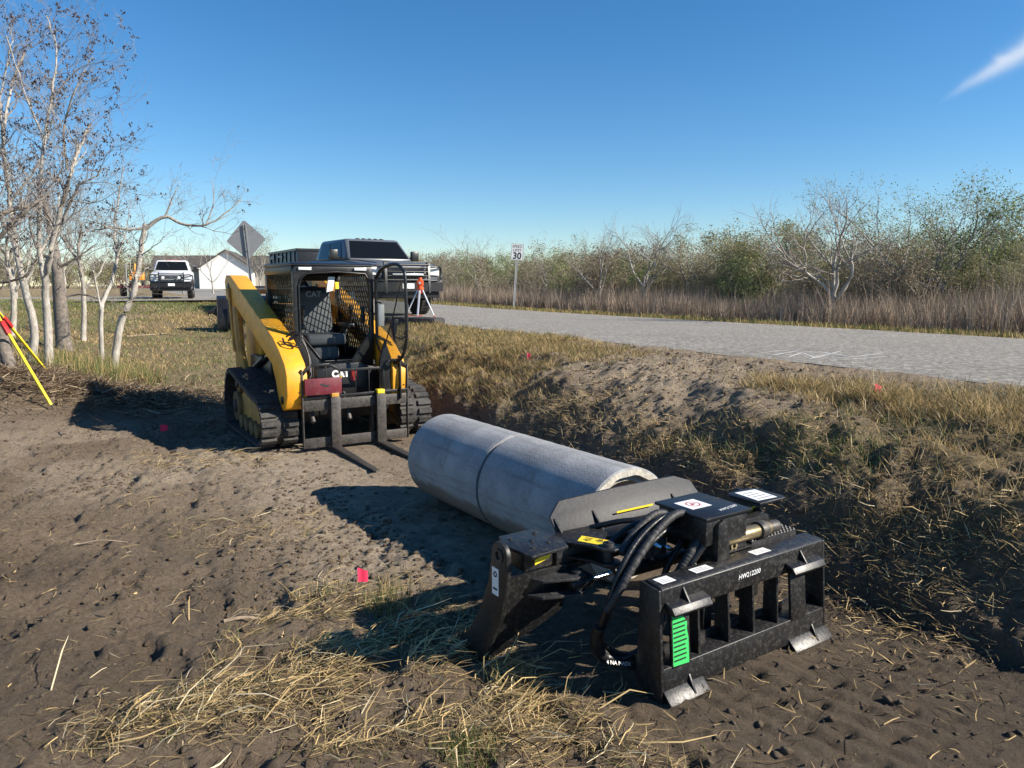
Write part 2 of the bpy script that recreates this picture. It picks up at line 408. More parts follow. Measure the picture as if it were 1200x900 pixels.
def npmesh(name, V, F, mat, k, tint=None, parent=None, smooth=False):
    """V (n,3), F (m,k) -> object, tint per vertex"""
    me = bpy.data.meshes.new(name); V = np.asarray(V, np.float32); F = np.asarray(F, np.int32)
    me.vertices.add(len(V)); me.vertices.foreach_set('co', V.ravel())
    me.loops.add(F.size); me.loops.foreach_set('vertex_index', F.ravel())
    me.polygons.add(len(F)); me.polygons.foreach_set('loop_start', np.arange(len(F), dtype=np.int32)*k)
    me.polygons.foreach_set('loop_total', np.full(len(F), k, np.int32))
    if smooth: me.polygons.foreach_set('use_smooth', np.ones(len(F), bool))
    me.update(calc_edges=True)
    if tint is not None:
        a = me.color_attributes.new('tint', 'FLOAT_COLOR', 'POINT')
        c = np.ones((len(V), 4), np.float32); c[:, :3] = tint; a.data.foreach_set('color', c.ravel())
    me.materials.append(mat)
    o = bpy.data.objects.new(name, me); COL.objects.link(o)
    if parent: o.parent = parent
    return o
def textmesh(body, size, mat, name, parent, mtx, ext=.0008, shear=0.0, bold=0.0):
    cu = bpy.data.curves.new('t', 'FONT'); cu.body = body; cu.size = size; cu.extrude = ext
    cu.align_x = 'CENTER'; cu.align_y = 'CENTER'; cu.shear = shear; cu.offset = bold; cu.resolution_u = 3
    o = bpy.data.objects.new('t', cu); COL.objects.link(o)
    me = bpy.data.meshes.new_from_object(o); bpy.data.objects.remove(o)
    me.name = name; me.materials.clear(); me.materials.append(mat)
    t = bpy.data.objects.new(name, me); COL.objects.link(t); t.parent = parent; t.matrix_local = mtx
    return t
def frame_mtx(pos, xdir, ydir):
    x = Vector(xdir).normalized(); y = Vector(ydir); y = (y-x*y.dot(x)).normalized(); z = x.cross(y)
    m = Matrix((x, y, z)).transposed().to_4x4(); m.translation = Vector(pos); return m

# ------------------------------------------------------------------ ground
def axis(lo, f0, f1, hi, step, grow=1.09):
    a = list(np.arange(f0, f1, step)); d = step; x = f0
    left = []
    while x > lo: d *= grow; x -= d; left.append(x)
    d = step; x = a[-1]; right = []
    while x < hi: d *= grow; x += d; right.append(x)
    return np.array(left[::-1]+a+right)
def axis2(lo, segs, hi, grow=1.1):
    a = []
    for f0, f1, st in segs: a += list(np.arange(f0, f1-1e-6, st))
    d = segs[0][2]; x = a[0]; left = []
    while x > lo: d *= grow; x -= d; left.append(x)
    d = segs[-1][2]; x = a[-1]; right = []
    while x < hi: d *= grow; x += d; right.append(x)
    return np.array(left[::-1]+a+right)
ss = axis2(-120, [(.4, 6.5, .02), (6.5, 12, .035), (12, 24, .09)], 900, 1.08)
nn = axis2(-700, [(-4, -1.0, .05), (-1.0, 4.6, .022), (4.6, 7.2, .035), (7.2, 15, .25)], 700, 1.09)
S, NN = np.meshgrid(ss, nn, indexing='ij')
Z = terrain(S, NN)
XX = -S*SA+NN*CA; YY = S*CA+NN*SA
V = np.stack([XX, YY, Z], -1).reshape(-1, 3)
a, b = len(ss), len(nn); idx = np.arange(a*b).reshape(a, b)
F = np.stack([idx[:-1, :-1], idx[:-1, 1:], idx[1:, 1:], idx[1:, :-1]], -1).reshape(-1, 4)[:, ::-1]
g = npmesh('ground', V, F, M['soil'], 4, smooth=True)
def grassiness(s, n):
    q = fbm(s*.5, n*.5, 4, 71)
    slope = sm(n, 3.75, 4.3)*(1-sm(n, 5.3, 5.9))*.9
    scar = np.exp(-(((s-6.2)/2.3)**2+((n-5.1)/.78)**2))*1.5+.45*sm(fbm(s*1.1, n*1.6, 3, 72), .0, .3)*(1-sm(s, 8, 10))
    gg = np.clip(slope-scar, 0, 1)
    gg = np.maximum(gg, sm(n, 3.4, 4.0)*(1-sm(n, 6.7, 7.0))*sm(s, 8.2, 10))
    gg = np.maximum(gg, sm(s, 10.5, 13.5)*(1-sm(n, 6.7, 7.0))*.9)
    gg = np.maximum(gg, sm(-n, 1.0, 2.5)*sm(s, 9, 12))
    gg = np.maximum(gg, (n > 13.3)*1.0)
    gg = np.maximum(gg, .55*sm(n, 5.3, 5.7)*(1-sm(n, 6.5, 6.9))*sm(-s, -4.6, -3.6))
    return np.clip(gg*(.9+.5*q), 0, 1)
dark_soil = np.clip(sm(NN, 1.6, 2.3)*(1-sm(NN, 3.5, 3.75))*(1-sm(S, 2.6, 4.2))*.78
                + .40*np.exp(-(((NN-3.62)/.22)**2))*(1-sm(S, 6, 9))  # darker strip along the foot of the bank
                + .7*np.exp(-(((S-6.0)/1.2)**2+((NN-4.75)/.3)**2))*sm(fbm(S*2, NN*2, 3, 77), -.1, .4)
                + .55*(1-sm(NN, .6, 1.4))*(1-sm(S, 4.5, 8))*sm(fbm(S*.8, NN*.8, 4, 78), -.25, .25), 0, 1)
dry = np.clip(1.0*np.exp(-(((NN-1.7)/.95)**2))*sm(S, 3.0, 4.6)*(1-sm(S, 8, 10))
              + 1.0*np.exp(-(((S-6.2)/2.6)**2+((NN-5.2)/.85)**2))+.55*sm(NN, 5.6, 6.0)*(1-sm(NN, 6.9, 7.1))
              + .6*(1-sm(NN, 1.2, 2))*sm(S, 6, 7.5)*(1-sm(S, 9.5, 11))*sm(fbm(S*.9, NN*.9, 3, 80), -.3, .3), 0, 1)
at = g.data.color_attributes.new('zone', 'FLOAT_COLOR', 'POINT')
zc = np.ones((len(V), 4), np.float32); zc[:, 0] = grassiness(S, NN).ravel(); zc[:, 1] = dark_soil.ravel(); zc[:, 2] = dry.ravel()
at.data.foreach_set('color', zc.ravel())
tag(g, 'trampled brown soil of the ditch floor, its banks and the land around', 'ground', kind='structure')

def sheet(name, sarr, nedge0, nedge1, zoff, mat, cols=10):
    vs = []; 
    for s in sarr:
        e0, e1 = nedge0(s), nedge1(s)
        for j in range(cols+1):
            n = e0+(e1-e0)*j/cols; c = .05*(1-((n-10.2)/3.2)**2)
            w = W(s, n); vs.append((w.x, w.y, float(road_z(s))+c*.6+zoff))
    k = cols+1; F = [(i*k+j, (i+1)*k+j, (i+1)*k+j+1, i*k+j+1) for i in range(len(sarr)-1) for j in range(cols)]
    return npmesh(name, np.array(vs), np.array(F)[:, ::-1], mat, 4, smooth=True)
sa = np.concatenate([np.arange(-40, 0, .5), np.arange(0, 16, .06), np.arange(16, 60, .4), np.arange(60, 400, 5)])
o = sheet('road', sa, lambda s: 6.98+.07*float(fbm(np.array(s*1.1), np.array(0.), 3, 91))+.03*float(fbm(np.array(s*6.), np.array(0.), 2, 93)), lambda s: 13.4+.07*float(fbm(np.array(s*1.2), np.array(5.), 3, 92)), -.012, M['road'])
tag(o, 'grey chip seal country road running along the ditch', 'road', kind='structure')
# driveway crossing far back
vs = []; sarr = np.arange(38, 53.1, 1.0); narr = np.arange(-60, 7.6, 1.5)
for s in sarr:
    for n in narr:
        w = W(s+.6*math.sin(n*.1), n); vs.append((w.x, w.y, 1.075+.0*n))
k = len(narr); F = [(i*k+j, (i+1)*k+j, (i+1)*k+j+1, i*k+j+1) for i in range(len(sarr)-1) for j in range(k-1)]
o = npmesh('side_road', np.array(vs), np.array(F)[:, ::-1], M['road'], 4)
tag(o, 'pale grey side road meeting the main road behind the ditch', 'side road', kind='structure')

# spray-painted utility marks on the road
mk = MB()
def stroke(pts, w=.024):
    for p, q in zip(pts[:-1], pts[1:]):
        P, Q = unp(*p, .92), unp(*q, .92); P.z = Q.z = 0
        d = (Q-P); n_ = Vector((-d.y, d.x, 0)).normalized()*w/2
        def zz(v): s_, n2 = sn(v.x, v.y); return float(road_z(s_))+.05*(1-((n2-10.2)/3.2)**2)*.6-.012+.004
        vv = [P+n_, P-n_, Q-n_, Q+n_]; mk.add([(v.x, v.y, zz(v)) for v in vv], [(0, 1, 2, 3)])
for st in ([(895,411),(925,409)], [(905,414),(935,410),(970,413)], [(925,416),(940,412),(955,417)], [(950,418),(985,411)], [(960,411),(1000,417),(1035,413)], [(975,417),(1010,419)], [(1000,419),(1040,417)], [(618,390),(640,387),(652,389)], [(630,391),(665,387)]):
    stroke(st)
o = mk.build('road_markings', M['roadpaint']); tag(o, 'white sprayed survey marks scrawled on the grey road', 'road markings', kind='structure')
SKY_STR = .082; SUN = 5.0; EXPO = 0.84; SKY_AIR = 1.0; SKY_DUST = .0; SKY_OZ = 4.5; CLOUD = .55

# ------------------------------------------------------------------ concrete pipes
def make_pipe(P, Q, label, chf=.012):
    P, Q = Vector(P), Vector(Q)
    d = (Q-P); L = d.length; ang = math.atan2(d.y, d.x); Rr = .348
    t = thing('concrete_pipe', label, 'concrete pipe', (P.x, P.y, P.z-.012), ang, 'concrete culvert pipes lying end to end')
    k = 96; vs = []; prof = [(0.0, Rr-.012), (.012, Rr), (L*.33, Rr+.0015), (L*.66, Rr-.001), (L-.014, Rr), (L, Rr-.014)]
    m = MB(); rings = []
    prof = [(0.0, Rr-.01), (.01, Rr)]+[(x, Rr+random.uniform(-.0012, .0012)) for x in np.linspace(.05, L-.05, 14)]+[(L-.01, Rr), (L, Rr-chf)]
    # inner bore, with a rebated (tongue) ring at the near end
    full = prof+[(L, .30), (L-.035, .292), (L-.04, .262), (0.0, .262)]
    for x, r in full:
        for j in range(k):
            a_ = 2*math.pi*j/k
            rr = r+(.0035*math.sin(j*7.1+x*3)*(1 if x in (L,) else .15))
            vs.append((x, rr*math.cos(a_), Rr+rr*math.sin(a_)))
    nr = len(full); fs = [(i*k+j, i*k+(j+1) % k, ((i+1) % nr)*k+(j+1) % k, ((i+1) % nr)*k+j) for i in range(nr) for j in range(k)]
    m.add(vs, fs); o = m.build('pipe_wall', [M['concrete'], M['concreteend']], t, smooth=.5)
    n0 = len(prof)
    for p in o.data.polygons:
        xs = [o.data.vertices[v].co.x for v in p.vertices]; rs = [math.hypot(o.data.vertices[v].co.y, o.data.vertices[v].co.z-Rr) for v in p.vertices]
        if chf > .01 and min(xs) > L-.05 and min(rs) < Rr-.02: p.material_index = 1
    return t
pn, pf = Vector((.686, 4.218, .012)), Vector((-.560, 6.055, .012)); mid = pn.lerp(pf, .512); mid2 = mid+(pf-pn).normalized()*.026
make_pipe(mid, pn, 'pale grey concrete pipe nearer the black attachment, its open end showing')
make_pipe(pf, mid2, 'grey concrete pipe behind the other one, nearer the yellow loader', .003)

# ------------------------------------------------------------------ black pipe-handling attachment
T = thing('grapple_attachment', 'black hydraulic pipe grapple attachment with green paper tag standing on the ditch floor', 'grapple attachment', (.641, 2.919, .0), R(33.5))
BP = M['blackpaint']
f = MB()
side = [(0, 0), (.035, .505), (.15, .515), (.16, .06), (.11, .0)]
f.prism(side, 'yz', -.012, .004)
f.prism([(y, z) for y, z in side], 'yz', 1.118, 1.132)
# top rail: face, top and back lip
f.prism([(.028, .395), (.034, .505), (.05, .517), (.135, .522), (.135, .507), (.058, .503), (.044, .395)], 'yz', .005, 1.117)
# lower rail with lip
f.prism([(.002, .03), (.012, .15), (.10, .165), (.10, .152), (.026, .135), (.018, .03)], 'yz', .005, 1.117)
fr = f.build('mounting_frame', BP, T, .003)
for x0, x1, th in ((.055, .165, .012), (.86, .975, .012)):
    MB().prism([(.008, .14), (.030, .40), (.045, .40), (.024, .14)], 'yz', x0, x1).build('post', BP, T, .002)
for x in (.235, .43, .60, .775):
    MB().prism([(.022, .14), (.040, .40), (.11, .40), (.11, .14)], 'yz', x-.006, x+.006).build('rib', BP, T, .001)
# hook pads on the top rail and feet below
for x0, x1 in ((.0, .26), (.80, 1.07)):
    p = MB(); p.prism([(.022, .408), (-.026, .40), (-.030, .410), (-.012, .436), (.030, .45)], 'yz', x0+.02, x1-.01); p.prism([(.03, .41), (-.022, .42), (.032, .495)], 'yz', (x0+x1)/2-.006, (x0+x1)/2+.006)
    p.build('hook_pad', BP, T, .002)
for x0, x1 in ((.0, .24), (.84, 1.13)):
    p = MB(); p.prism([(.004, .055), (-.045, .006), (-.038, .0), (.014, .044)], 'yz', x0, x1); p.prism([(.005, .09), (-.038, .012), (.01, .03)], 'yz', (x0+x1)/2+.03, (x0+x1)/2+.042)
    p.build('foot', BP, T, .002)
MB().box(.0, 1.12, .10, .112, .16, .20).build('back_strip', BP, T)
# inner carriage behind the frame
MB().box(.44, .50, .19, .24, .03, .46).box(.06, 1.06, .20, .25, .04, .10).build('inner_plate', BP, T, .004)
# green paper: ragged top right corner
pt = MB().prism([(.060, .15), (.155, .145), (.155, .26), (.147, .30), (.150, .33), (.128, .36), (.120, .395), (.064, .40)], 'xz', -.0006, .0006).build('paper_tag', M['green'], T, loc=None)
pt.rotation_euler = (R(-4.8), 0, 0); pt.location = (0, -.004, 0)
tx = MB()
for i in range(9):
    z = .17+i*.021; x = .068
    while x < .135:
        w = random.uniform(.004, .012); tx.box(x, min(x+w, .146), -.0040, -.0020, z, z+.0065); x += w+.003
tx.build('lettering', M['ink'], pt)
# handwriting on the top rail
hw = textmesh('HW212200', .032, M['white'], 'handwriting', T, frame_mtx((.555, .028, .455), (1, 0, .02), (0, .06, 1)), .0012, .25)
for x0, x1, y0, y1 in ((.03, .11, .055, .115), (.24, .35, .06, .11), (.64, .75, .06, .11)):
    s_ = MB().box(x0, x1, y0, y1, .5205, .5215).build('label', M['white'], T)
    l = MB()
    for i in range(3): l.box(x0+.012, x1-.012-.01*i, y0+.01+i*.012, y0+.0135+i*.012, .5215, .522)
    l.build('lettering', M['galv'], s_)
# tread step
st = MB().box(.72, 1.06, .15, .31, .535, .541).box(.72, 1.06, .15, .156, .49, .536)
for i in range(14):
    for j in range(7):
        x = .735+i*.0245; y = .162+j*.0235; st.add([(x-.009, y-.007, .541), (x+.009, y-.007, .541), (x+.009, y+.007, .541), (x-.009, y+.007, .541), (x, y, .553)], [(0, 1, 4), (1, 2, 4), (2, 3, 4), (3, 0, 4)])
st.build('tread_step', M['blackplate'], T)
# left jaw: side plate with eye, front plate, flange
def jaw(x, flip=1):
    j = MB()
    arc = [(.55+.062*math.cos(t), .60+.062*math.sin(t)) for t in np.linspace(0, math.pi, 12)]
    side = arc+[(.495, .40), (.56, .25), (.72, .08), (.86, .0), (.84, .09), (.80, .01)]
    side = arc+[(.49, .48), (.54, .30), (.63, .14), (.70, .01), (.88, .0), (.93, .05), (.82, .13), (.72, .28), (.64, .45)]
    j.prism(side, 'yz', x-.012, x+.012)
    o = j.build('jaw', BP, T, .003)
    MB().ring((x-.020*flip, .55, .60), (x-.013*flip, .55, .60), .032, .020, 24).build('eye_ring', M['steel'], o)
    return o
j1 = jaw(-.46)
# jaw front plate (tapers down)
q = MB(); q.add([(-.45, .50, .50), (-.05, .50, .50), (-.13, .55, .25), (-.445, .705, .0), (-.45, .52, .50), (-.05, .52, .50), (-.13, .575, .25), (-.445, .73, .0)], [(0, 1, 2, 3), (7, 6, 5, 4), (0, 4, 5, 1), (1, 5, 6, 2), (2, 6, 7, 3), (3, 7, 4, 0)])
q.build('jaw_plate', BP, T, .002)
s_ = MB().box(-.4735, -.4722, .555, .608, .40, .53).build('label', M['white'], T)
MB().ring((-.4755, .58, .50), (-.4745, .58, .50), .014, .008, 16).box(-.4745, -.474, .565, .598, .425, .435).build('lettering', M['ink'], s_)
MB().prism([(-.40, .40), (-.19, .42), (-.15, .52), (-.19, .70), (-.38, .70), (-.42, .56)], 'xy', .612, .627).build('top_flange', BP, T, .003)
bo = MB()
for x, y in ((-.34, .48), (-.24, .50), (-.36, .63), (-.22, .64), (-.29, .56)): bo.cyl((x, y, .627), (x, y, .634), .009, 6)
bo.build('bolt', M['blackplate'], T)
MB().box(-.36, -.20, .52, .64, .50, .612).build('pivot_block', BP, T, .01)
s_ = MB().prism([(-.33, .545), (-.25, .565), (-.24, .600), (-.27, .597), (-.28, .585), (-.33, .57)], 'xz', .478, .481).build('warning_label', M['labelyellow'], T)
# cross beam
MB().box(-.18, 1.02, .52, .64, .46, .575).build('cross_beam', BP, T, .008)
MB().box(-.18, .2, .515, .52, .565, .578).build('weld_bead', M['blackplate'], T)
# deflector plate
dp = MB(); L0 = [(-.08, .60), (-.085, .665), (.0, .725), (.40, .735), (.80, .735), (.90, .70), (.93, .62), (.90, .58)]
pts = [(x, .64+.7*(z-.58), z) for x, z in L0]; pb = [(x, y+.012, z) for x, y, z in pts]
n_ = len(pts); dp.add(pts+pb, [tuple(range(n_)), tuple(range(2*n_-1, n_-1, -1))]+[(i, i+n_, (i+1) % n_+n_, (i+1) % n_) for i in range(n_)])
d_ = dp.build('deflector_plate', M['blackplate'], T, .002)
for x in (-.07, .17, .72):
    MB().add([(x, .60, .578), (x, .655, .578), (x, .69, .66), (x+.01, .60, .578), (x+.01, .655, .578), (x+.01, .69, .66)], [(0, 1, 2), (5, 4, 3), (0, 3, 4, 1), (1, 4, 5, 2), (2, 5, 3, 0)]).build('gusset', BP, T)
MB().box(.30, .55, .652, .654, .63, .64).build('label', M['labelyellow'], d_)
# ear with yellow warning label
MB().prism([(-.15, .66), (-.13, .52), (-.06, .42), (-.05, .35), (-.01, .315), (.04, .32), (.06, .36), (.03, .43), (.12, .52), (.16, .64)], 'xy', .588, .602).prism([(-.12, .52), (-.06, .42), (-.05, .35), (-.01, .315), (.04, .32), (.06, .36), (.03, .43), (.10, .52)], 'xy', .515, .530).build('ear', BP, T, .003)
wl = MB().add([(-.075, .50, .6035), (-.015, .545, .6035), (.055, .415, .6035), (-.01, .375, .6035)], [(0, 1, 2, 3)]).build('warning_label', M['labelyellow'], T)
gl = MB()
def seg(a_, b_, w): gl.beam((*a_, .6042), (*b_, .6042), w, .0006)
seg((-.05, .52), (-.02, .54), .003)
for a_, b_ in (((-.04, .50), (-.02, .47)), ((-.02, .51), (.0, .48)), ((-.045, .48), (-.015, .475)), ((.0, .46), (.02, .43)), ((.015, .455), (.03, .44)), ((-.01, .44), (.01, .42)), ((.01, .415), (.03, .425))): seg(a_, b_, .008)
gl.build('lettering', M['ink'], wl)
MB().cyl((.0, .37, .50), (.0, .37, .618), .026, 20).cyl((.0, .37, .618), (.0, .37, .626), .012, 6).build('pin', M['blackplate'], T, .002)
# lower lug on the jaw and the ram
MB().prism([(-.36, .55), (-.30, .46), (-.15, .40), (-.09, .41), (-.065, .455), (-.09, .50), (-.2, .56)], 'xy', .455, .47).prism([(-.36, .55), (-.30, .46), (-.15, .40), (-.09, .41), (-.065, .455), (-.09, .50), (-.2, .56)], 'xy', .375, .39).build('lug', M['blackplate'], T, .003)
MB().cyl((-.115, .45, .36), (-.115, .45, .485), .028, 20).cyl((-.115, .45, .485), (-.115, .45, .492), .014, 6).build('pin', M['blackplate'], T, .002)
MB().cyl((-.16, .45, .42), (-.04, .45, .42), .032, 20).build('rod_eye', BP, T, .004)
MB().cyl((-.05, .45, .42), (.20, .45, .42), .014, 16).build('ram_rod', M['chrome'], T)
MB().cyl((.16, .45, .42), (.62, .45, .42), .042, 24).cyl((.14, .45, .42), (.17, .45, .42), .034, 24).build('ram_cylinder', BP, T, .003)
MB().cyl((.24, .45, .455), (.24, .43, .50), .018, 12).cyl((.24, .43, .47), (.30, .40, .49), .014, 12).cyl((.33, .42, .45), (.33, .42, .49), .016, 6).build('hose_fitting', M['chrome'], T)
# manifold box with lid and sticker
MB().box(.36, .64, .12, .42, .60, .725).build('manifold_box', BP, T, .006)
lid = MB().box(.345, .655, .105, .435, .727, .742).build('lid', M['blackclean'], T, .003)
ls = MB().box(.40, .53, .24, .36, .7425, .7435).build('label', M['white'], lid)
MB().ring((.465, .30, .7437), (.465, .30, .7442), .036, .030, 28).add([(.45, .285, .7440), (.485, .30, .7440), (.455, .318, .7440)], [(0, 1, 2)]).build('emblem', M['red'], ls)
textmesh('HW212200', .028, M['white'], 'handwriting', lid, frame_mtx((.56, .17, .743), (1, .12, 0), (-.12, 1, 0)), .0006, .25)
# ledge, side plates, lower bracket
MB().box(.44, .98, .26, .34, .60, .612).box(.44, .98, .255, .262, .53, .61).build('ledge', BP, T, .003)
bo = MB()
for x in (.60, .68): bo.cyl((x, .30, .612), (x, .30, .62), .011, 12)
bo.build('bolt', M['steel'], T)
MB().prism([(.42, .52), (.42, .70), (.46, .72), (.50, .60), (.50, .52)], 'xz', .10, .42).build('side_plate', BP, T, .003)
MB().box(.40, .70, .165, .177, .505, .60).box(.40, .72, .14, .24, .522, .532).build('bracket', BP, T, .003)
MB().ring((.60, .155, .545), (.60, .165, .545), .022, .012, 20).build('grease_ring', M['brass'], T)
MB().cyl((.50, .17, .585), (.86, .17, .585), .034, 28).build('pin_tube', M['brass'], T, .003)
MB().cyl((.78, .17, .585), (.83, .17, .585), .045, 28).cyl((.86, .17, .585), (.93, .17, .585), .030, 28).cyl((.44, .17, .585), (.52, .17, .585), .045, 28).build('collar', M['steel'], T, .003)
MB().prism([(.43, .44), (.53, .44), (.58, .50), (.55, .58), (.46, .60), (.40, .52)], 'xz', .255, .268).build('yellow_bracket', simple('mustard', (.22, .14, .015), .6, dust=.2), T, .002)
# right mast with the white plate
MB().box(.94, 1.06, .36, .42, .10, .665).box(.98, 1.0, .30, .36, .30, .62).build('mast', BP, T, .004)
tf = MB().prism([(.90, .25), (1.10, .25), (1.12, .28), (1.12, .44), (1.08, .47), (.92, .47), (.89, .44)], 'xy', .672, .686).build('top_flange', BP, T, .003)
MB().prism([(.925, .285), (1.065, .275), (1.085, .43), (.94, .445)], 'xy', .6865, .688).build('label', M['white'], tf)
wl2 = MB()
for i in range(4): wl2.box(.95, 1.06-.012*i, .30+i*.032, .308+i*.032, .6882, .6888)
wl2.build('lettering', M['galv'], tf)
MB().box(.93, 1.0, .355, .357, .575, .625).build('warning_label', M['labelyellow'], T)
jaw(1.10, -1)
T.scale = (1, 1, .965)
# hydraulic hoses: bundles and one long loop to the ground
def hose(pts, r, mat='hose', name='hose'):
    P_ = smoothpath(pts, 26)
    rr_ = [r*(1+(random.uniform(-.07, .07) if mat == 'sleeve' else random.uniform(-.03, .03))) for _ in P_]
    return MB().tube(P_, rr_, 12).build(name, M[mat], T, smooth=1.2)
for i, (dx, dz) in enumerate(((0, 0), (.035, .02), (-.02, .035), (.015, -.03))):
    hose([(.42+dx, .30, .66+dz), (.28+dx, .28, .69+dz), (.12+dx, .27, .62+dz), (-.02+dx*.6, .25, .50+dz), (-.08+dx*.5, .27, .36), (-.09+dx*.4, .32, .20), (-.05+dx*.4, .33, .08+.02*i), (.04+dx, .30, .04+.012*i), (.14+dx, .26, .12), (.20, .24+dz, .24), (.24, .25, .33)], .013)
hose([(.43, .27, .70), (.30, .25, .735), (.16, .24, .67), (.02, .22, .56), (-.06, .22, .46), (-.11, .25, .36)], .019, 'sleeve', 'hose_sleeve')
hose([(.41, .33, .67), (.27, .34, .72), (.13, .33, .66), (.02, .31, .58)], .019, 'sleeve', 'hose_sleeve')
hose([(-.105, .30, .26), (-.10, .33, .16), (-.05, .33, .085), (.02, .31, .06)], .028, 'hose', 'hose_sleeve')
hose([(.40, .38, .64), (.25, .42, .66), (.10, .44, .60), (.02, .40, .54), (.05, .36, .46), (.14, .36, .44)], .013)
hose([(.44, .40, .62), (.30, .45, .60), (.20, .43, .52), (.24, .40, .47)], .012)
hose([(.43, .24, .62), (.36, .21, .55), (.33, .23, .45), (.40, .26, .38), (.52, .28, .36)], .016)
hose([(.44, .30, .60), (.34, .30, .50), (.30, .31, .40), (.36, .32, .30), (.50, .30, .28)], .016)
MB().box(.22, .34, .34, .42, .50, .58).box(.24, .28, .32, .34, .52, .56).build('valve_block', M['blackplate'], T, .005)
for x_, y_, z_ in ((.25, .30, .57), (.31, .30, .55), (.20, .38, .52), (.30, .44, .58)):
    MB().cyl((x_, y_, z_), (x_, y_+.05, z_), .014, 6).cyl((x_, y_-.02, z_), (x_, y_, z_), .010, 12).build('hose_fitting', M['chrome'], T)
hose([(-.12, .50, .45), (-.02, .52, .50), (.10, .50, .52), (.22, .46, .55)], .010)
hose([(.45, .22, .67), (.40, .18, .64), (.33, .17, .58), (.27, .18, .50), (.23, .20, .42), (.22, .24, .30)], .019, 'sleeve', 'hose_sleeve')
hose([(.48, .20, .66), (.42, .15, .64), (.36, .15, .58), (.30, .17, .49)], .018)
hose([(.47, .35, .60), (.36, .40, .58), (.30, .42, .50)], .015)
hose([(.10, .62, .60), (.2, .5, .65), (.33, .4, .66), (.44, .36, .64)], .014)
MB().cyl((.45, .30, .66), (.38, .30, .67), .028, 14).cyl((.47, .22, .68), (.42, .20, .66), .026, 14).build('hose_fitting', M['blackplate'], T)
for p0, p1, t_ in (((-.075, .285, .085), (.055, .262, .045), '4 NA MADE'), ((.255, .155, .44), (.34, .135, .54), '14:06-11')):
    a_, b_ = Vector(p0), Vector(p1); textmesh(t_, .026, M['white'], 'lettering', T, frame_mtx((a_+b_)/2, b_-a_, (0, .4, .6)), .0005)

# ------------------------------------------------------------------ tracked loader with forks
M['wheelmud'] = simple('muddy_yellow', (.20, .12, .04), .8, var=.4, dust=.7, dustcol=(.12, .09, .06))
LO = (-2.195, 7.605)
L = thing('track_loader', 'yellow and black compact track loader with pallet forks and open cab door', 'track loader', (LO[0], LO[1], .0), R(32))
Yw, Bk = M['yellow'], M['blackclean']
def track(x0, x1):
    path = [(.42, .02), (1.85, .02), (2.02, .08), (2.10, .22), (2.08, .42), (1.95, .66), (1.80, .74), (1.62, .74), (.62, .56), (.42, .55), (.27, .45), (.20, .30), (.24, .12)]
    P = smoothpath([(0, y, z) for y, z in path+[path[0]]], 8)
    # resample evenly
    d = [0]
    for p, q in zip(P[:-1], P[1:]): d.append(d[-1]+(q-p).length)
    n = 46; out = []
    for i in range(n):
        t = d[-1]*i/n; k = max(j for j in range(len(d)) if d[j] <= t+1e-9); k = min(k, len(P)-2)
        out.append(P[k].lerp(P[k+1], (t-d[k])/max(1e-6, d[k+1]-d[k])))
    c = Vector((0, 1.15, .32)); m = MB(); vs = []
    for i, p in enumerate(out):
        t = (out[(i+1) % n]-out[i-1]).normalized(); nr = Vector((0, t.z, -t.y))
        if nr.dot(p-c) < 0: nr = -nr
        pi = p-nr*.035
        vs += [(x0, p.y, p.z), (x1, p.y, p.z), (x1, pi.y, pi.z), (x0, pi.y, pi.z)]
    m.add(vs, [(i*4+a_, i*4+(a_+1) % 4, ((i+1) % n)*4+(a_+1) % 4, ((i+1) % n)*4+a_) for i in range(n) for a_ in range(4)])
    belt = m.build('track_belt', M['rubber'], L)
    g_ = MB()
    for i, p in enumerate(out):
        t = (out[(i+1) % n]-out[i-1]).normalized(); nr = Vector((0, t.z, -t.y))
        if nr.dot(p-c) < 0: nr = -nr
        for xa, xb, off in ((x0, x0+.165, 0), (x1-.165, x1, .012)):
            q0 = p+t*off; w = .036
            vv = []
            for h, ww in ((-.002, w), (.024, w*.72)):
                for sx, st_ in ((xa, -1), (xb, -1), (xb, 1), (xa, 1)):
                    v = q0+nr*h+t*st_*ww; vv.append((sx, v.y, v.z))
            g_.add(vv, [(0, 3, 2, 1), (4, 5, 6, 7), (0, 1, 5, 4), (1, 2, 6, 5), (2, 3, 7, 6), (3, 0, 4, 7)])
    g_.build('lugs', M['rubber'], belt)
    xm = (x0+x1)/2
    MB().prism([(.45, .12), (1.9, .12), (1.85, .32), (1.65, .50), (1.2, .42), (.6, .36)], 'yz', xm-.06, xm+.06).build('track_frame', M['yellowdirtshade'], L, .01)
    for y, z, r, nm in ((.45, .28, .19, 'idler_wheel'), (1.85, .28, .19, 'idler_wheel'), (1.70, .58, .11, 'drive_sprocket')):
        w_ = MB().cyl((x0+.09, y, z), (x1-.09, y, z), r, 28).build(nm, M['wheelmud'], L, .01)
        MB().cyl((x0+.07, y, z), (x0+.092, y, z), r*.45, 18).build('hub', M['steel'], w_, .004)
    for y in (.78, 1.02, 1.28, 1.53):
        MB().cyl((x0+.07, y, .13), (x1-.07, y, .13), .085, 20).build('roller', M['wheelmud'], L, .006)
track(-.38, .02); track(1.26, 1.66)
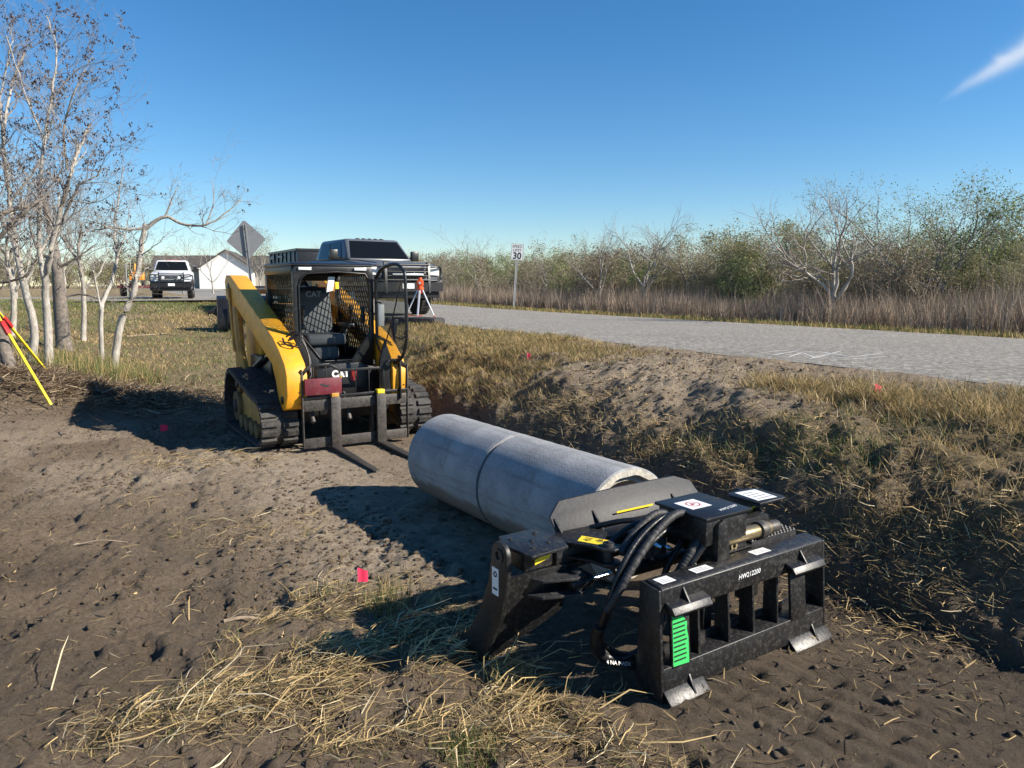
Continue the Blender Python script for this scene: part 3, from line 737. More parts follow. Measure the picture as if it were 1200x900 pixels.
# chassis
MB().box(.10, 1.18, .35, 2.45, .28, .78).box(-.0, .12, 1.2, 2.2, .62, .9).build('chassis', Bk, L, .015)
fp = MB().prism([(.30, .50), (.98, .50), (1.02, .86), (.86, .88), (.80, .92), (.48, .92), (.42, .88), (.26, .86)], 'xz', .27, .40).build('front_panel', Bk, L, .012)
MB().box(.10, 1.18, 2.05, 2.85, .45, 1.55).build('engine_cover', Yw, L, .03)
MB().box(.18, 1.10, 2.85, 2.87, .6, 1.4).build('rear_grille', Bk, L, .005)
textmesh('CAT', .105, M['white'], 'lettering', fp, frame_mtx((.55, .267, .80), (1, 0, 0), (0, 0, 1)), .0015, bold=.006)
MB().prism([(.665, .745), (.68, .71), (.73, .71), (.755, .745), (.745, .85), (.68, .85)], 'xz', .2685, .2695).build('emblem', M['red'], fp)
MB().prism([(.535, .758), (.565, .758), (.55, .785)], 'xz', .2635, .2655).build('emblem', M['labelyellow'], fp)
# cab: posts, roof, floor, opening ring
x0, x1, yf, yb, zt = .11, 1.07, .50, 1.72, 2.02
c = MB()
opn = [(.17, 1.25), (.17, 1.80), (.20, 1.88), (.27, 1.935), (.62, 1.955), (.97, 1.935), (1.0, 1.88), (1.02, 1.78), (1.02, 1.25), (.78, .93), (.42, .93)]
out = [(x0, 1.20), (x0, 1.80), (x0, 1.94), (x0+.02, zt), (.62, zt), (x1-.02, zt), (x1, 1.94), (x1, 1.80), (x1, 1.20), (x1-.02, .84), (x0+.02, .84)]
n_ = len(opn); vs = [(x, yf, z) for x, z in out]+[(x, yf, z) for x, z in opn]+[(x, yf+.06, z) for x, z in out]+[(x, yf+.06, z) for x, z in opn]
fs = []
for i in range(n_):
    j = (i+1) % n_
    fs += [(i, j, n_+j, n_+i), (2*n_+i, 3*n_+i, 3*n_+j, 2*n_+j), (n_+i, n_+j, 3*n_+j, 3*n_+i), (i, 2*n_+i, 2*n_+j, j)]
c.add(vs, fs); c.build('cab_front_frame', Bk, L, .006)
MB().tube([(x, yf-.006, z) for x, z in opn+[opn[0]]], .011, 8).build('door_seal', Bk, L, smooth=1.)
MB().prism([(yf-.02, 2.025), (yf-.01, 2.045), (yf+.10, 2.065), (yb-.05, 2.065), (yb, 2.05), (yb, 2.02), (yf, 2.02)], 'yz', x0-.01, x1+.01).build('cab_roof', Bk, L, .012)
for x in (.17, .83): 
    MB().box(x, x+.15, yf-.022, yf-.004, 1.972, 2.005).build('work_light', M['lens'], L, .004)
for x in (x0, x1-.05):
    MB().box(x, x+.05, yf+.06, yb, 1.93, 2.02).box(x, x+.05, yb-.10, yb, .9, 1.93).box(x, x+.05, yf+.06, yb, .85, 1.02).build('cab_side_frame', Bk, L, .006)
    s_ = MB(); xm = x+.025; zlo, zhi, ya, yc = 1.02, 1.93, yf+.06, yb-.10; p_ = .075
    k = -int((zhi-zlo)/p_)-1
    while k*p_ < (yc-ya):
        for sg in (1, -1):
            # line y = y0 + sg*(z-zlo)*.6
            ys = ya+k*p_ if sg == 1 else ya+k*p_+(zhi-zlo)*.62
            za, zb = zlo, zhi; fy = lambda z: ys+sg*(z-zlo)*.62
            zz_ = np.linspace(zlo, zhi, 60); ok = [z for z in zz_ if ya <= fy(z) <= yc]
            if len(ok) > 2: s_.beam((xm, fy(ok[0]), ok[0]), (xm, fy(ok[-1]), ok[-1]), .010, .007)
        k += 1
    s_.build('side_screen', Bk, L)
    MB().add([(xm-.02, ya, zlo), (xm-.02, yc, zlo), (xm-.02, yc, zhi), (xm-.02, ya, zhi)], [(0, 1, 2, 3)]).build('side_window', M['glass'], L) 
MB().box(x0+.05, x1-.05, yb-.04, yb, .9, 1.30).box(x0+.05, x1-.05, yb-.04, yb, 1.86, 2.02).build('cab_rear_frame', Bk, L, .004)
MB().add([(x0+.05, yb-.02, 1.3), (x1-.05, yb-.02, 1.3), (x1-.05, yb-.02, 1.86), (x0+.05, yb-.02, 1.86)], [(0, 1, 2, 3)]).build('rear_window', M['glass'], L)
MB().box(x0+.05, x1-.05, yf+.05, yb, .84, .90).build('cab_floor', Bk, L)
# seat
se = MB().box(.34, .84, .80, 1.28, 1.08, 1.22).box(.42, .76, .85, 1.25, .9, 1.08).build('seat', M['seat'], L, .05, seg=3)
MB().prism([(1.20, 1.18), (1.30, 1.75), (1.42, 1.75), (1.36, 1.18)], 'yz', .36, .82).build('backrest', M['seat'], se, .05, seg=3)
MB().prism([(1.285, 1.62), (1.30, 1.78), (1.33, 1.78), (1.315, 1.62)], 'yz', .42, .76).build('headrest', Bk, se, .01)
textmesh('CAT', .10, M['greyplastic'], 'lettering', se, frame_mtx((.59, 1.278, 1.69), (1, 0, 0), (0, .12, 1)), .001, bold=.003)
for x in (.27, .87):
    MB().box(x, x+.09, .85, 1.25, 1.28, 1.34).box(x+.02, x+.07, 1.05, 1.2, .95, 1.28).build('armrest', Bk, L, .015)
    MB().cyl((x+.045, .88, 1.34), (x+.045, .85, 1.50), .016, 10).cyl((x+.045, .86, 1.46), (x+.045, .845, 1.56), .028, 12).build('joystick', Bk, L, .004)
MB().prism([(.52, 1.72), (.60, 1.74), (.63, 1.90), (.55, 1.90)], 'xz', .58, .60).build('mirror', M['white'], L, .004)
MB().box(.63, .67, .575, .59, 1.76, 1.84).build('warning_label', M['labelyellow'], L)
MB().box(.95, 1.0, .60, .64, 1.35, 1.55).build('display', Bk, L, .01)
# open door, hinged on the right
hx, hy = 1.09, .47; da = R(-84)
D = MB(); dw = .80
dop = [(0, 1.15), (0, 1.80), (.05, 1.92), (.18, 2.0), (.45, 2.04), (.62, 1.98), (.68, 1.84), (.68, 1.20), (.50, .94), (.22, .94), (.04, 1.08)]
def dpt(u, z, off=0): return (hx+u*math.cos(da)-off*math.sin(da), hy+u*math.sin(da)+off*math.cos(da), z)
door = MB().tube(smoothpath([dpt(u, z) for u, z in dop+[dop[0]]], 5), .019, 10).build('cab_door', Bk, L, smooth=1.2)
MB().add([dpt(u, z) for u, z in dop], [tuple(range(len(dop)))]).build('door_glass', M['doorglass'], door)
MB().tube([dpt(.58, 1.25, .03), dpt(.60, 1.3, .06), dpt(.60, 1.65, .06), dpt(.58, 1.7, .03)], .012, 8).build('door_handle', Bk, door)
MB().tube([dpt(.1, 1.0, .02), dpt(.34, 1.45, .03), dpt(.56, 1.86, .02)], .008, 8).build('wiper', Bk, door)
MB().box(1.06, 1.14, .34, .37, 1.32, 1.58).build('mirror', M['greyplastic'], L, .012)
MB().tube([(1.08, .46, 1.6), (1.12, .40, 1.6), (1.10, .36, 1.55)], .009, 8).build('mirror_arm', Bk, L)
MB().tube(smoothpath([(1.24, .30, 1.42), (1.33, .2, 1.40), (1.36, .18, 1.28), (1.30, .2, 1.18), (1.24, .26, 1.20)], 5), .009, 8).build('grab_handle', Bk, L)
MB().prism([(1.17, 1.42), (1.30, 1.42), (1.30, 1.36), (1.24, 1.14), (1.20, 1.34), (1.17, 1.36)], 'xz', .30, .34).build('horn', Bk, L, .006)
# loader arms
armp = [(2.86, 1.62), (2.90, 1.86), (2.80, 1.94), (2.55, 1.93), (.52, 1.22), (.30, 1.10), (.10, .96), (.03, .84), (.04, .62), (.12, .47), (.22, .44), (.36, .54), (.46, .74), (.60, .92), (2.30, 1.52), (2.45, 1.52)]
def shift(poly, dy=0, dz=0): return [(y+dy, z+dz) for y, z in poly]
for xa, aw in ((-.14, .23), (1.09, .17)):
    a_ = MB().prism(armp, 'yz', xa, xa+aw).build('lift_arm', Yw, L, .012, seg=3)
    MB().cyl((xa-.012, .20, .56), (xa+aw+.012, .20, .56), .045, 20).cyl((xa-.012, 2.68, 1.76), (xa+aw+.012, 2.68, 1.76), .07, 22).build('pivot_pin', Bk, a_, .004)
    xs = xa-.0015 if xa < 0 else xa+.2415
    # rear tower
    MB().prism([(2.05, .62), (2.62, .62), (2.70, 1.62), (2.56, 1.70), (2.40, 1.45), (2.30, .95)], 'yz', xa+.04, xa+.10).build('rear_tower', M['yellowdirtshade'], L, .008)
    MB().prism([(2.55, 1.75), (2.63, 1.78), (2.45, .95), (2.36, .92)], 'yz', xa-.03, xa-.005).build('link', M['yellowdirtshade'], L, .005)
    MB().cyl((xa+.12, 2.30, .62), (xa+.12, 1.35, .92), .045, 20).build('lift_cylinder', Bk, L, .004)
    MB().cyl((xa+.12, 1.35, .92), (xa+.12, .95, 1.03), .024, 16).build('cylinder_rod', M['chrome'], L)
    bo = MB()
    for z in (.60, .66, .52): bo.cyl((xa+.14, .03, z), (xa+.14, .045, z), .008, 8)
    bo.build('bolt', Bk, a_)
MB().cyl((.10, 2.72, 1.74), (1.10, 2.72, 1.74), .055, 20).build('cross_tube', Bk, L)
MB().prism([(1.165, .50), (1.185, .50), (1.185, 1.0), (1.165, 1.0)], 'xz', .0, .06).build('gap_shade_strip', Bk, L, .003)  # black strip put in for the dark gap along the right arm
for pts, r in (([(-.02, .34, 1.20), (.10, .30, 1.22), (.17, .24, 1.05), (.16, .16, .80), (.12, .12, .55)], .012), ([(.0, .36, 1.22), (.12, .34, 1.24), (.20, .28, 1.0), (.19, .2, .72), (.22, .14, .5)], .011), ([(1.12, .3, 1.1), (1.05, .26, 1.0), (1.04, .2, .75), (1.0, .15, .5)], .012)):
    MB().tube(smoothpath(pts, 7), r, 9).build('hose', M['hose'], L, smooth=1.2)
MB().tube(smoothpath([(-.02, .40, 1.235), (.06, .34, 1.29), (.13, .30, 1.24), (.05, .28, 1.14), (-.05, .32, 1.16), (-.06, .40, 1.22)], 6), .010, 8).build('hose_guide', Bk, L, smooth=1.2)
# dark steps / ankle plates
MB().prism([(.93, .48), (1.07, .48), (1.09, .98), (1.02, 1.18), (.95, .95)], 'xz', .06, .10).build('ankle_plate', Bk, L, .004)
for x in (.16, .58, .98): MB().cyl((x, .10, .30), (x, .32, .62), .03, 14).build('tilt_cylinder', M['steel'], L, .003)
# fork carriage
FC = MB()
FC.box(.02, 1.28, .03, .055, .44, .56).box(.02, 1.28, .03, .055, .03, .14)
FC.box(.02, .035, .02, .06, .03, .90).box(1.265, 1.28, .02, .06, .03, .90)
FC.box(.40, .42, .06, .16, .06, .60).box(.84, .86, .06, .16, .06, .60)
car = FC.build('fork_carriage', M['steel'], L, .004)
BR = MB()
pts = [(.03, .04, .60), (.03, .04, .84), (.13, .04, .94), (.34, .04, .94), (.46, .04, .87), (.98, .04, .87), (1.06, .04, .95), (1.18, .04, .95), (1.27, .04, .86), (1.27, .04, .03)]
for p, q in zip(pts[:-1], pts[1:]): BR.beam(p, q, .022, .030)
BR.beam((.03, .04, .58), (1.27, .04, .60), .03, .03)
for x in (.16, .30, .46, .64, .80, .98, 1.13): BR.beam((x, .04, .59), (x, .04, .87 if .4 < x < 1.0 else .94), .012, .014)
BR.build('backrest_guard', Bk, L, .003)
BP2 = MB().box(.045, .46, -.012, .018, .62, .80).build('burgundy_plate', M['burgundy'], L, .004)
MB().prism([(.21, .735), (.25, .745), (.27, .725), (.31, .725), (.32, .715), (.30, .70), (.26, .71), (.23, .72)], 'xz', -.0145, -.0125).build('mark', M['ink'], BP2)
for i, x in enumerate((.32, .86)):
    f_ = MB(); f_.box(x+.005, x+.115, -.03, .012, .02, .585)
    # tine tapering forward
    f_.add([(x+.01, -.03, .0), (x+.11, -.03, .0), (x+.11, -.03, .035), (x+.01, -.03, .035), (x+.03, -1.15, .002), (x+.095, -1.15, .002), (x+.095, -1.15, .012), (x+.03, -1.15, .012)],
           [(0, 3, 2, 1), (4, 5, 6, 7), (0, 1, 5, 4), (1, 2, 6, 5), (2, 3, 7, 6), (3, 0, 4, 7)])
    ff = f_.build('fork_tine', M['steel'], L, .004)
    MB().box(x+.02, x+.105, -.02, .05, .585, .63).build('fork_latch', M['labelyellow'] if i else M['yellowdirtshade'], ff, .004)
L.location.z = .012; L.scale = (.955, 1, .968)

# ------------------------------------------------------------------ pickups
def wheel(parent, x, y, r, side):
    w = MB().cyl((x-.14, y, r), (x+.14, y, r), r, 36).build('wheel', M['tyre'], parent, .045, seg=3)
    xo = x+side*.142
    MB().cyl((xo-.01*side, y, r), (xo+.012*side, y, r), r*.55, 24).build('rim', M['galv'], w, .01)
    tr = MB()
    for k in range(30):
        a_ = 2*math.pi*k/30; m_ = Matrix.Translation((x, y, r)) @ Matrix.Rotation(a_, 4, 'X')
        tr.box(-.13, -.01, -.02, .02, r-.004, r+.012, m_); tr.box(.01, .13, -.035, .005, r-.004, r+.012, m_)
    tr.build('tread', M['tyre'], w)
def pickup(name, label, loc, rot, paint, lift=0.0, big=True):
    t = thing(name, label, 'pickup truck', loc, rot)
    r = .43; zs = lift
    def arch(yc, ra, n=10): return [(yc-ra*math.cos(a_), r+ra*math.sin(a_)) for a_ in np.linspace(.12, math.pi-.12, n)]
    prof = [(.10, .70+zs)]+arch(.98, .54)+[(1.60, .50+zs), (4.10, .50+zs)]+arch(4.72, .54)+[(5.9, .66+zs), (6.15, .70+zs), (6.18, 1.40+zs), (3.85, 1.42+zs), (1.50, 1.38+zs), (.30, 1.27+zs), (.08, 1.18+zs)]
    b_ = MB().prism(prof, 'yz', -.98, .98).build('body', paint, t, .04, seg=3)
    MB().prism([(.25, 1.25+zs), (1.45, 1.37+zs), (1.45, 1.40+zs), (.35, 1.30+zs)], 'yz', -.62, .62).build('hood_bulge', paint, b_, .01)
    zb, zt = 1.38+zs, 2.0+zs
    bot = [(-.93, 1.42), (.93, 1.42), (.95, 3.85), (-.95, 3.85)]; top = [(-.77, 1.98), (.77, 1.98), (.78, 3.72), (-.78, 3.72)]
    cab = MB().add([(x, y, zb) for x, y in bot]+[(x, y, zt) for x, y in top], [(0, 1, 2, 3), (4, 7, 6, 5), (0, 4, 5, 1), (1, 5, 6, 2), (2, 6, 7, 3), (3, 7, 4, 0)]).build('cab', paint, t, .10, seg=4)
    def lerp(p, q, t_): return tuple(p[i]+(q[i]-p[i])*t_ for i in range(3))
    def pane(a_, b2, c_, d_, off, nm='window'):
        MB().add([tuple(v[i]+off[i] for i in range(3)) for v in (a_, b2, c_, d_)], [(0, 1, 2, 3)]).build(nm, M['carglass'], t)
    B = [Vector((x, y, zb)) for x, y in bot]; Tt = [Vector((x, y, zt)) for x, y in top]
    # windshield
    def q(e, f_, u, v):  # bilinear on plane e..f bottoms
        return (B[e].lerp(B[f_], u)).lerp(Tt[e].lerp(Tt[f_], u), v)
    pane(q(0, 1, .05, .10), q(0, 1, .95, .10), q(0, 1, .93, .88), q(0, 1, .07, .88), (0, -.012, .012), 'windshield')
    for e, f_, sx in ((1, 2, 1), (3, 0, -1)):
        for u0, u1 in (((.16, .50), (.55, .88)) if e == 1 else ((.12, .45), (.50, .84))):
            pane(q(e, f_, u0, .10), q(e, f_, u1, .10), q(e, f_, u1 if u1 > .5 else u1, .84), q(e, f_, u0+(.06 if (e == 1 and u0 < .2) else 0), .84), (sx*.014, 0, .006))
    for x in (-1, 1):
        MB().tube([(x*.95, 1.85, 1.45+zs), (x*1.10, 1.80, 1.5+zs)], .02, 8).build('mirror_arm', Bk, t)
        MB().box(min(x*1.05, x*1.27), max(x*1.05, x*1.27), 1.74, 1.86, 1.40+zs, 1.68+zs).build('mirror', Bk, t, .03)
        for y in (2.75, ):
            MB().box(min(x*.982, x*.999), max(x*.982, x*.999), 2.45, 2.62, 1.18+zs, 1.21+zs).box(min(x*.982, x*.999), max(x*.982, x*.999), 3.5, 3.67, 1.18+zs, 1.21+zs).build('door_handle', Bk, t)
        h_ = MB().prism([(x*.62, .98+zs), (x*.97, .96+zs), (x*.97, 1.17+zs), (x*.62, 1.20+zs)], 'xz', .045, .10).build('headlight', M['lens'], t, .01)
        MB().prism([(y_, z_) for y_, z_ in ([(.98-.60*math.cos(a_), r+.60*math.sin(a_)) for a_ in np.linspace(0, math.pi, 14)]+[(.98+.53*math.cos(a_), r+.53*math.sin(a_)) for a_ in np.linspace(0, math.pi, 14)])], 'yz', min(x*.97, x*1.06), max(x*.97, x*1.06)).build('fender_flare', Bk, t)
        for y in (.98, 4.72): wheel(t, x*.86, y, r, x)
    MB().box(-.60, .60, .05, .12, .90+zs, 1.20+zs).build('grille', Bk, t, .01)
    gb = MB()
    for z in (.95, 1.03, 1.11, 1.18): gb.box(-.58, .58, .03, .055, z+zs-.015, z+zs+.015)
    gb.build('grille_bar', M['greyplastic'], t, .004)
    MB().cyl((0, .028, 1.07+zs), (0, .02, 1.07+zs), .05, 24).build('emblem', M['galv'], t)
    MB().box(-1.0, 1.0, -.08, .16, .58+zs, .84+zs).build('bumper', Bk, t, .03)
    MB().box(-.95, .95, -.02, .10, .36+zs, .60+zs).build('valance', Bk, t, .02)
    MB().box(-.16, .16, -.152, -.142, .62+zs, .75+zs).build('licence_plate', M['white'], t)
    gd = MB()
    for x in (-1, 1):
        gd.prism([(-.16, .50+zs), (-.10, .50+zs), (-.05, 1.26+zs), (.0, 1.30+zs), (-.08, 1.32+zs), (-.13, 1.25+zs)], 'yz', min(x*.56, x*.62), max(x*.56, x*.62))
        gd.tube(smoothpath([(x*.60, -.10, 1.18+zs), (x*.90, -.06, 1.20+zs), (x*1.02, .06, 1.12+zs), (x*1.02, .06, .92+zs), (x*.92, -.06, .84+zs), (x*.6, -.12, .82+zs)], 5), .03, 10)
    for z in (.84, 1.24): gd.tube([(-.6, -.12, z+zs), (.6, -.12, z+zs)], .03, 10)
    gd.box(-.98, .98, -.14, -.09, .54+zs, .78+zs)
    if big:
        for z in (.95, 1.06, 1.16): gd.tube([(-.6, -.11, z+zs), (.6, -.11, z+zs)], .022, 10)
    gd.build('grille_guard', Bk, t)
    if big: MB().box(-.42, .42, -.155, -.12, .965+zs, 1.01+zs).build('light_bar', M['lens'], t, .004)
    else:
        for x in (-.38, .38): MB().cyl((x, -.10, 1.05+zs), (x, -.17, 1.05+zs), .075, 20).build('driving_lamp', M['lens'], t)
    for x in (-.34, -.17, 0, .17, .34): MB().box(x-.05, x+.05, 2.10, 2.20, zt, zt+.03).build('roof_lamp', M['orange'] if not big else Bk, t, .008)
    MB().box(-.62, -.50, 1.62, 1.64, 1.50+zs, 1.62+zs)
    MB().box(-.9, .9, .3, 5.9, .42+zs, .55+zs).build('underbody', Bk, t)
    return t
p = W(19.4, 7.80); g_ = pickup('pickup_truck', 'dark grey crew cab pickup truck with grille guard parked behind the loader', (p.x, p.y, float(road_z(19.4))), R(35), M['grey'], .12, True)
MB().box(-.60, -.50, 1.60, 1.605, 1.55, 1.72).build('windshield_sticker', M['white'], g_); g_.scale = (1.12, 1.08, 1.05)
p = W(42.7, 4.1); g_ = pickup('pickup_truck', 'white pickup truck with black grille guard on the far side road', (p.x, p.y, 1.078), R(22), M['whitecar'], .05, False)

# ------------------------------------------------------------------ wood: limbs, twigs, leaves
def tubes(lines, radii, k=5):
    """many polylines as tubes, one vertex array"""
    P, Rr, T, start, n0 = [], [], [], [], 0
    for pl, rr in zip(lines, radii):
        p = np.asarray(pl, float); P.append(p); Rr.append(rr)
        t = np.gradient(p, axis=0); T.append(t); start.append((n0, len(p))); n0 += len(p)
    P = np.concatenate(P); Rr = np.concatenate([np.asarray(r, float) for r in Rr]); T = np.concatenate(T)
    T /= np.linalg.norm(T, axis=1, keepdims=True)+1e-9
    ref = np.where(np.abs(T[:, 2:3]) < .9, np.array([[0, 0, 1.]]), np.array([[1., 0, 0]]))
    U = np.cross(T, ref); U /= np.linalg.norm(U, axis=1, keepdims=True)+1e-9; Wv = np.cross(T, U)
    a = 2*np.pi*np.arange(k)/k
    V = P[:, None]+Rr[:, None, None]*(U[:, None]*np.cos(a)[None, :, None]+Wv[:, None]*np.sin(a)[None, :, None])
    idx = np.concatenate([np.arange(s, s+n-1) for s, n in start])
    j = np.arange(k); j2 = (j+1) % k
    F = np.stack([idx[:, None]*k+j, idx[:, None]*k+j2, (idx[:, None]+1)*k+j2, (idx[:, None]+1)*k+j], -1).reshape(-1, 4)
    return V.reshape(-1, 3), F
def rv(rng, s=1.): return rng.normal(size=3)*s
def grow(rng, p, d, L, r, depth, lines, radii, tips, up=.15, wig=.22, kids=(3, 5), spread=(.5, 1.0), shrink=(.45, .75), maxr=None, npt=5):
    p = np.array(p, float); d = np.array(d, float); d /= np.linalg.norm(d)
    pts = [p.copy()]; st = L/(npt-1)
    for i in range(npt-1):
        d = d+rv(rng, wig*.5)+np.array([0, 0, up*.3]); d /= np.linalg.norm(d); p = p+d*st; pts.append(p.copy())
    rr = np.linspace(r, r*(.5 if depth > 0 else .3), npt)
    lines.append(np.array(pts)); radii.append(rr)
    if depth == 0: tips.append(pts[-1]); tips.append(pts[len(pts)//2]); return
    nk = rng.integers(kids[0], kids[1]+1)
    for i in range(nk):
        t = rng.uniform(.3, 1.0) if i else 1.0
        f = t*(npt-1); a = min(int(f), npt-2); q = pts[a]+(pts[a+1]-pts[a])*(f-a)
        dd = pts[a+1]-pts[a]; dd /= np.linalg.norm(dd)
        o = np.cross(dd, rv(rng)); o /= np.linalg.norm(o)+1e-9; ang = rng.uniform(*spread)*(.4 if i == 0 else 1)
        nd = dd*math.cos(ang)+o*math.sin(ang)
        grow(rng, q, nd, L*rng.uniform(*shrink), max(.0022, rr[a]*(.62 if i else .8)), depth-1, lines, radii, tips, up, wig, kids, spread, shrink, npt=max(4, npt-1))
def leaves(rng, tips, n, size, spreadr, cols):
    tips = np.array(tips); c = tips[rng.integers(0, len(tips), n)]+rng.normal(size=(n, 3))*spreadr
    u = rng.normal(size=(n, 3)); u /= np.linalg.norm(u, axis=1, keepdims=True)
    w = np.cross(u, rng.normal(size=(n, 3))); w /= np.linalg.norm(w, axis=1, keepdims=True)
    sz = size*rng.uniform(.5, 1.3, (n, 1))
    V = np.stack([c-u*sz, c+w*sz*.42, c+u*sz, c-w*sz*.42], 1).reshape(-1, 3)
    F = np.arange(4*n).reshape(n, 4)
    cols = np.array(cols); cc = cols[rng.integers(0, len(cols), n)]*rng.uniform(.7, 1.3, (n, 1))
    return V, F, np.repeat(cc, 4, 0)
def split_tree(root, lines, radii, bark, thr=.012, trunkname='trunk', crownname='crown', twigmat=None):
    big = [i for i in range(len(lines)) if radii[i][0] >= thr]; sml = [i for i in range(len(lines)) if radii[i][0] < thr]
    if big:
        V, F = tubes([lines[i] for i in big], [radii[i] for i in big], 8); npmesh(trunkname, V, F, bark, 4, parent=root, smooth=True)
    cr = None
    if sml:
        V, F = tubes([lines[i] for i in sml], [radii[i] for i in sml], 3); cr = npmesh(crownname, V, F, twigmat or bark, 4, parent=root, smooth=True)
    return cr
OLIVE = [(.23, .235, .10), (.28, .27, .13), (.33, .30, .17), (.18, .20, .08), (.38, .32, .19)]
GREENL = [(.20, .25, .09), (.24, .29, .10), (.17, .22, .09), (.29, .30, .14)]
TANL = [(.29, .23, .16), (.25, .21, .14), (.20, .18, .10), (.34, .27, .19)]
def norm(root):
    hi = max(max(v.co.z for v in c.data.vertices) for c in root.children); return hi
def bush(name, label, group, seed, H, width, cols, nleaf, stems=9, lsize=.034, depth=3, bark=None, cat='shrub', r0=.03, up=.25):
    rng = np.random.default_rng(seed); root = thing(name, label, cat, group=group)
    lines, radii, tips = [], [], []
    for i in range(stems):
        a = rng.uniform(0, 2*np.pi); q = rng.uniform(0, width*.35)
        grow(rng, (q*math.cos(a), q*math.sin(a), -.05), (math.cos(a)*rng.uniform(.1, .75)*width/2.2, math.sin(a)*rng.uniform(.1, .75)*width/2.2, 1), H*rng.uniform(.42, .68), r0*rng.uniform(.6, 1.1), depth, lines, radii, tips, up=up, wig=.35, kids=(3, 5), spread=(.35, .95), shrink=(.42, .68))
    split_tree(root, lines, radii, bark or M['barkdark'], .014, 'stems', 'twigs', M['brushtwig'])
    if nleaf:
        V, F, c = leaves(rng, tips, nleaf, lsize, .10, cols); npmesh('foliage', V, F, M['leaf'], 4, c, root)
    return root
def baretree(name, label, group, seed, H, r0=.10, depth=4, nleaf=0, cols=None, fork=4, lean=(0, 0), bark=None, trunkh=.28, lsize=.05):
    rng = np.random.default_rng(seed); root = thing(name, label, 'tree', group=group)
    lines, radii, tips = [], [], []
    th = H*trunkh; p = [np.array([0, 0, -.1])]
    for i in range(4): p.append(p[-1]+np.array([lean[0]*th/4+rng.normal()*.03, lean[1]*th/4+rng.normal()*.03, (th+.1)/4]))
    lines.append(np.array(p)); radii.append(np.linspace(r0*1.2, r0*.85, 5))
    for i in range(fork):
        a = 2*np.pi*i/fork+rng.uniform(-.5, .5); k = rng.uniform(.25, .95)
        grow(rng, p[-1] if i % 2 else p[-2], (math.cos(a)*k+lean[0], math.sin(a)*k+lean[1], 1), H*rng.uniform(.36, .5), r0*.6, depth, lines, radii, tips, up=.22, wig=.42, kids=(3, 4), spread=(.4, .9), shrink=(.5, .72), npt=6)
    split_tree(root, lines, radii, bark or M['bark'], .016, 'trunk', 'crown', M['twig'])
    if nleaf:
        V, F, c = leaves(rng, tips, nleaf, lsize, .12, cols); npmesh('leaves', V, F, M['leaf'], 4, c, root)
    return root
def place(o, x, y, rz, sc=1.0, z=None, dz=0.0):
    o.location = (x, y, (gz0(x, y) if z is None else z)+dz); o.rotation_euler = (0, 0, rz)
    o.scale = (sc, sc, sc) if isinstance(sc, (int, float)) else sc

# thicket beyond the road
protos = [
 bush('shrub', 'dense olive green shrub in the thicket beyond the road', 'olive shrubs beyond the road', 1, 2.6, 2.6, OLIVE, 17000, 13),
 bush('shrub', 'dense olive green shrub in the thicket beyond the road', 'olive shrubs beyond the road', 2, 3.0, 2.4, OLIVE, 17000, 12),
 bush('shrub', 'bright green leafy shrub in the thicket beyond the road', 'bright green shrubs beyond the road', 3, 2.9, 2.2, GREENL, 9000, 9, .045),
 bush('shrub', 'tan grey twiggy shrub in the thicket beyond the road', 'tan twiggy shrubs beyond the road', 4, 2.4, 2.8, TANL, 9000, 15),
 bush('shrub', 'nearly bare grey shrub in the thicket beyond the road', 'bare grey shrubs beyond the road', 5, 3.4, 2.4, OLIVE, 3500, 13, bark=M['bark']),
]
HS = [norm(o) for o in protos]
used = [False]*len(protos); prng = np.random.default_rng(99)
def put(k, x, y, rz, sc):
    o = protos[k] if not used[k] else dup(protos[k]); used[k] = True; sc = sc/HS[k]; place(o, x, y, rz, (sc*1.15, sc*1.15, sc), z=float(road_z(sn(x, y)[0]))-.15); return o
rows = [(18.9, 1.6, 2.45), (21.0, 1.8, 2.95), (24.0, 2.4, 3.5)]
for n0, st, sc in rows:
    s = -7.0
    while s < 62:
        n = n0+prng.uniform(-.7, .7); w = W(s+prng.uniform(-.5, .5), n)
        k = int(prng.choice(5, p=[.22, .20, .11, .27, .20]))
        put(k, w.x, w.y, prng.uniform(0, 6.28), sc*prng.uniform(.78, 1.12)*(.72+.28*min(1, max(0, s)/16))); s += st*prng.uniform(.85, 1.25)*(1 if s < 30 else 1.6)
# bare trees standing up out of it: (pixel x, distance, height above road, seed, label)
def bt(px, d, H, seed, label, group=None, **kw):
    o = baretree('tree', label, group, seed, H, **kw); P = und(px, 340, d); s, n = sn(P.x, P.y); k_ = H/norm(o); place(o, P.x, P.y, seed, (k_*1.1, k_*1.1, k_), z=float(road_z(s))-.15); return o
bt(975, 18.0, 3.5, 11, 'white barked bare tree standing alone in front of the thicket in the reeds', r0=.085, depth=4, fork=5, trunkh=.24)
bt(752, 27, 4.1, 12, 'tallest bare spreading grey tree above the thicket right of the speed limit sign', r0=.08, depth=4, fork=5)
bt(702, 29, 3.5, 25, 'bare grey tree just right of the green bush behind the speed limit sign', r0=.06, depth=4, fork=4)
bt(800, 27, 3.55, 13, 'thin bare tree immediately right of the tall spreading grey tree', r0=.06, fork=3)
bt(850, 26, 3.4, 14, 'small bare tree with a few yellowing leaves mid thicket', r0=.06, nleaf=1400, cols=OLIVE)
bt(905, 24, 3.35, 15, 'rounded olive leafed tree left of the white barked bare tree', r0=.07, nleaf=14000, lsize=.036, cols=OLIVE, fork=5, depth=4)
bt(1050, 20, 4.2, 16, 'bare grey tree with sparse green leaves right of the white barked tree', r0=.07, nleaf=3200, lsize=.033, cols=GREENL, fork=5)
bt(1108, 19, 4.0, 17, 'tall twiggy tree with pale green leaves near the right edge of the thicket', r0=.07, nleaf=4200, lsize=.033, cols=GREENL, fork=5)
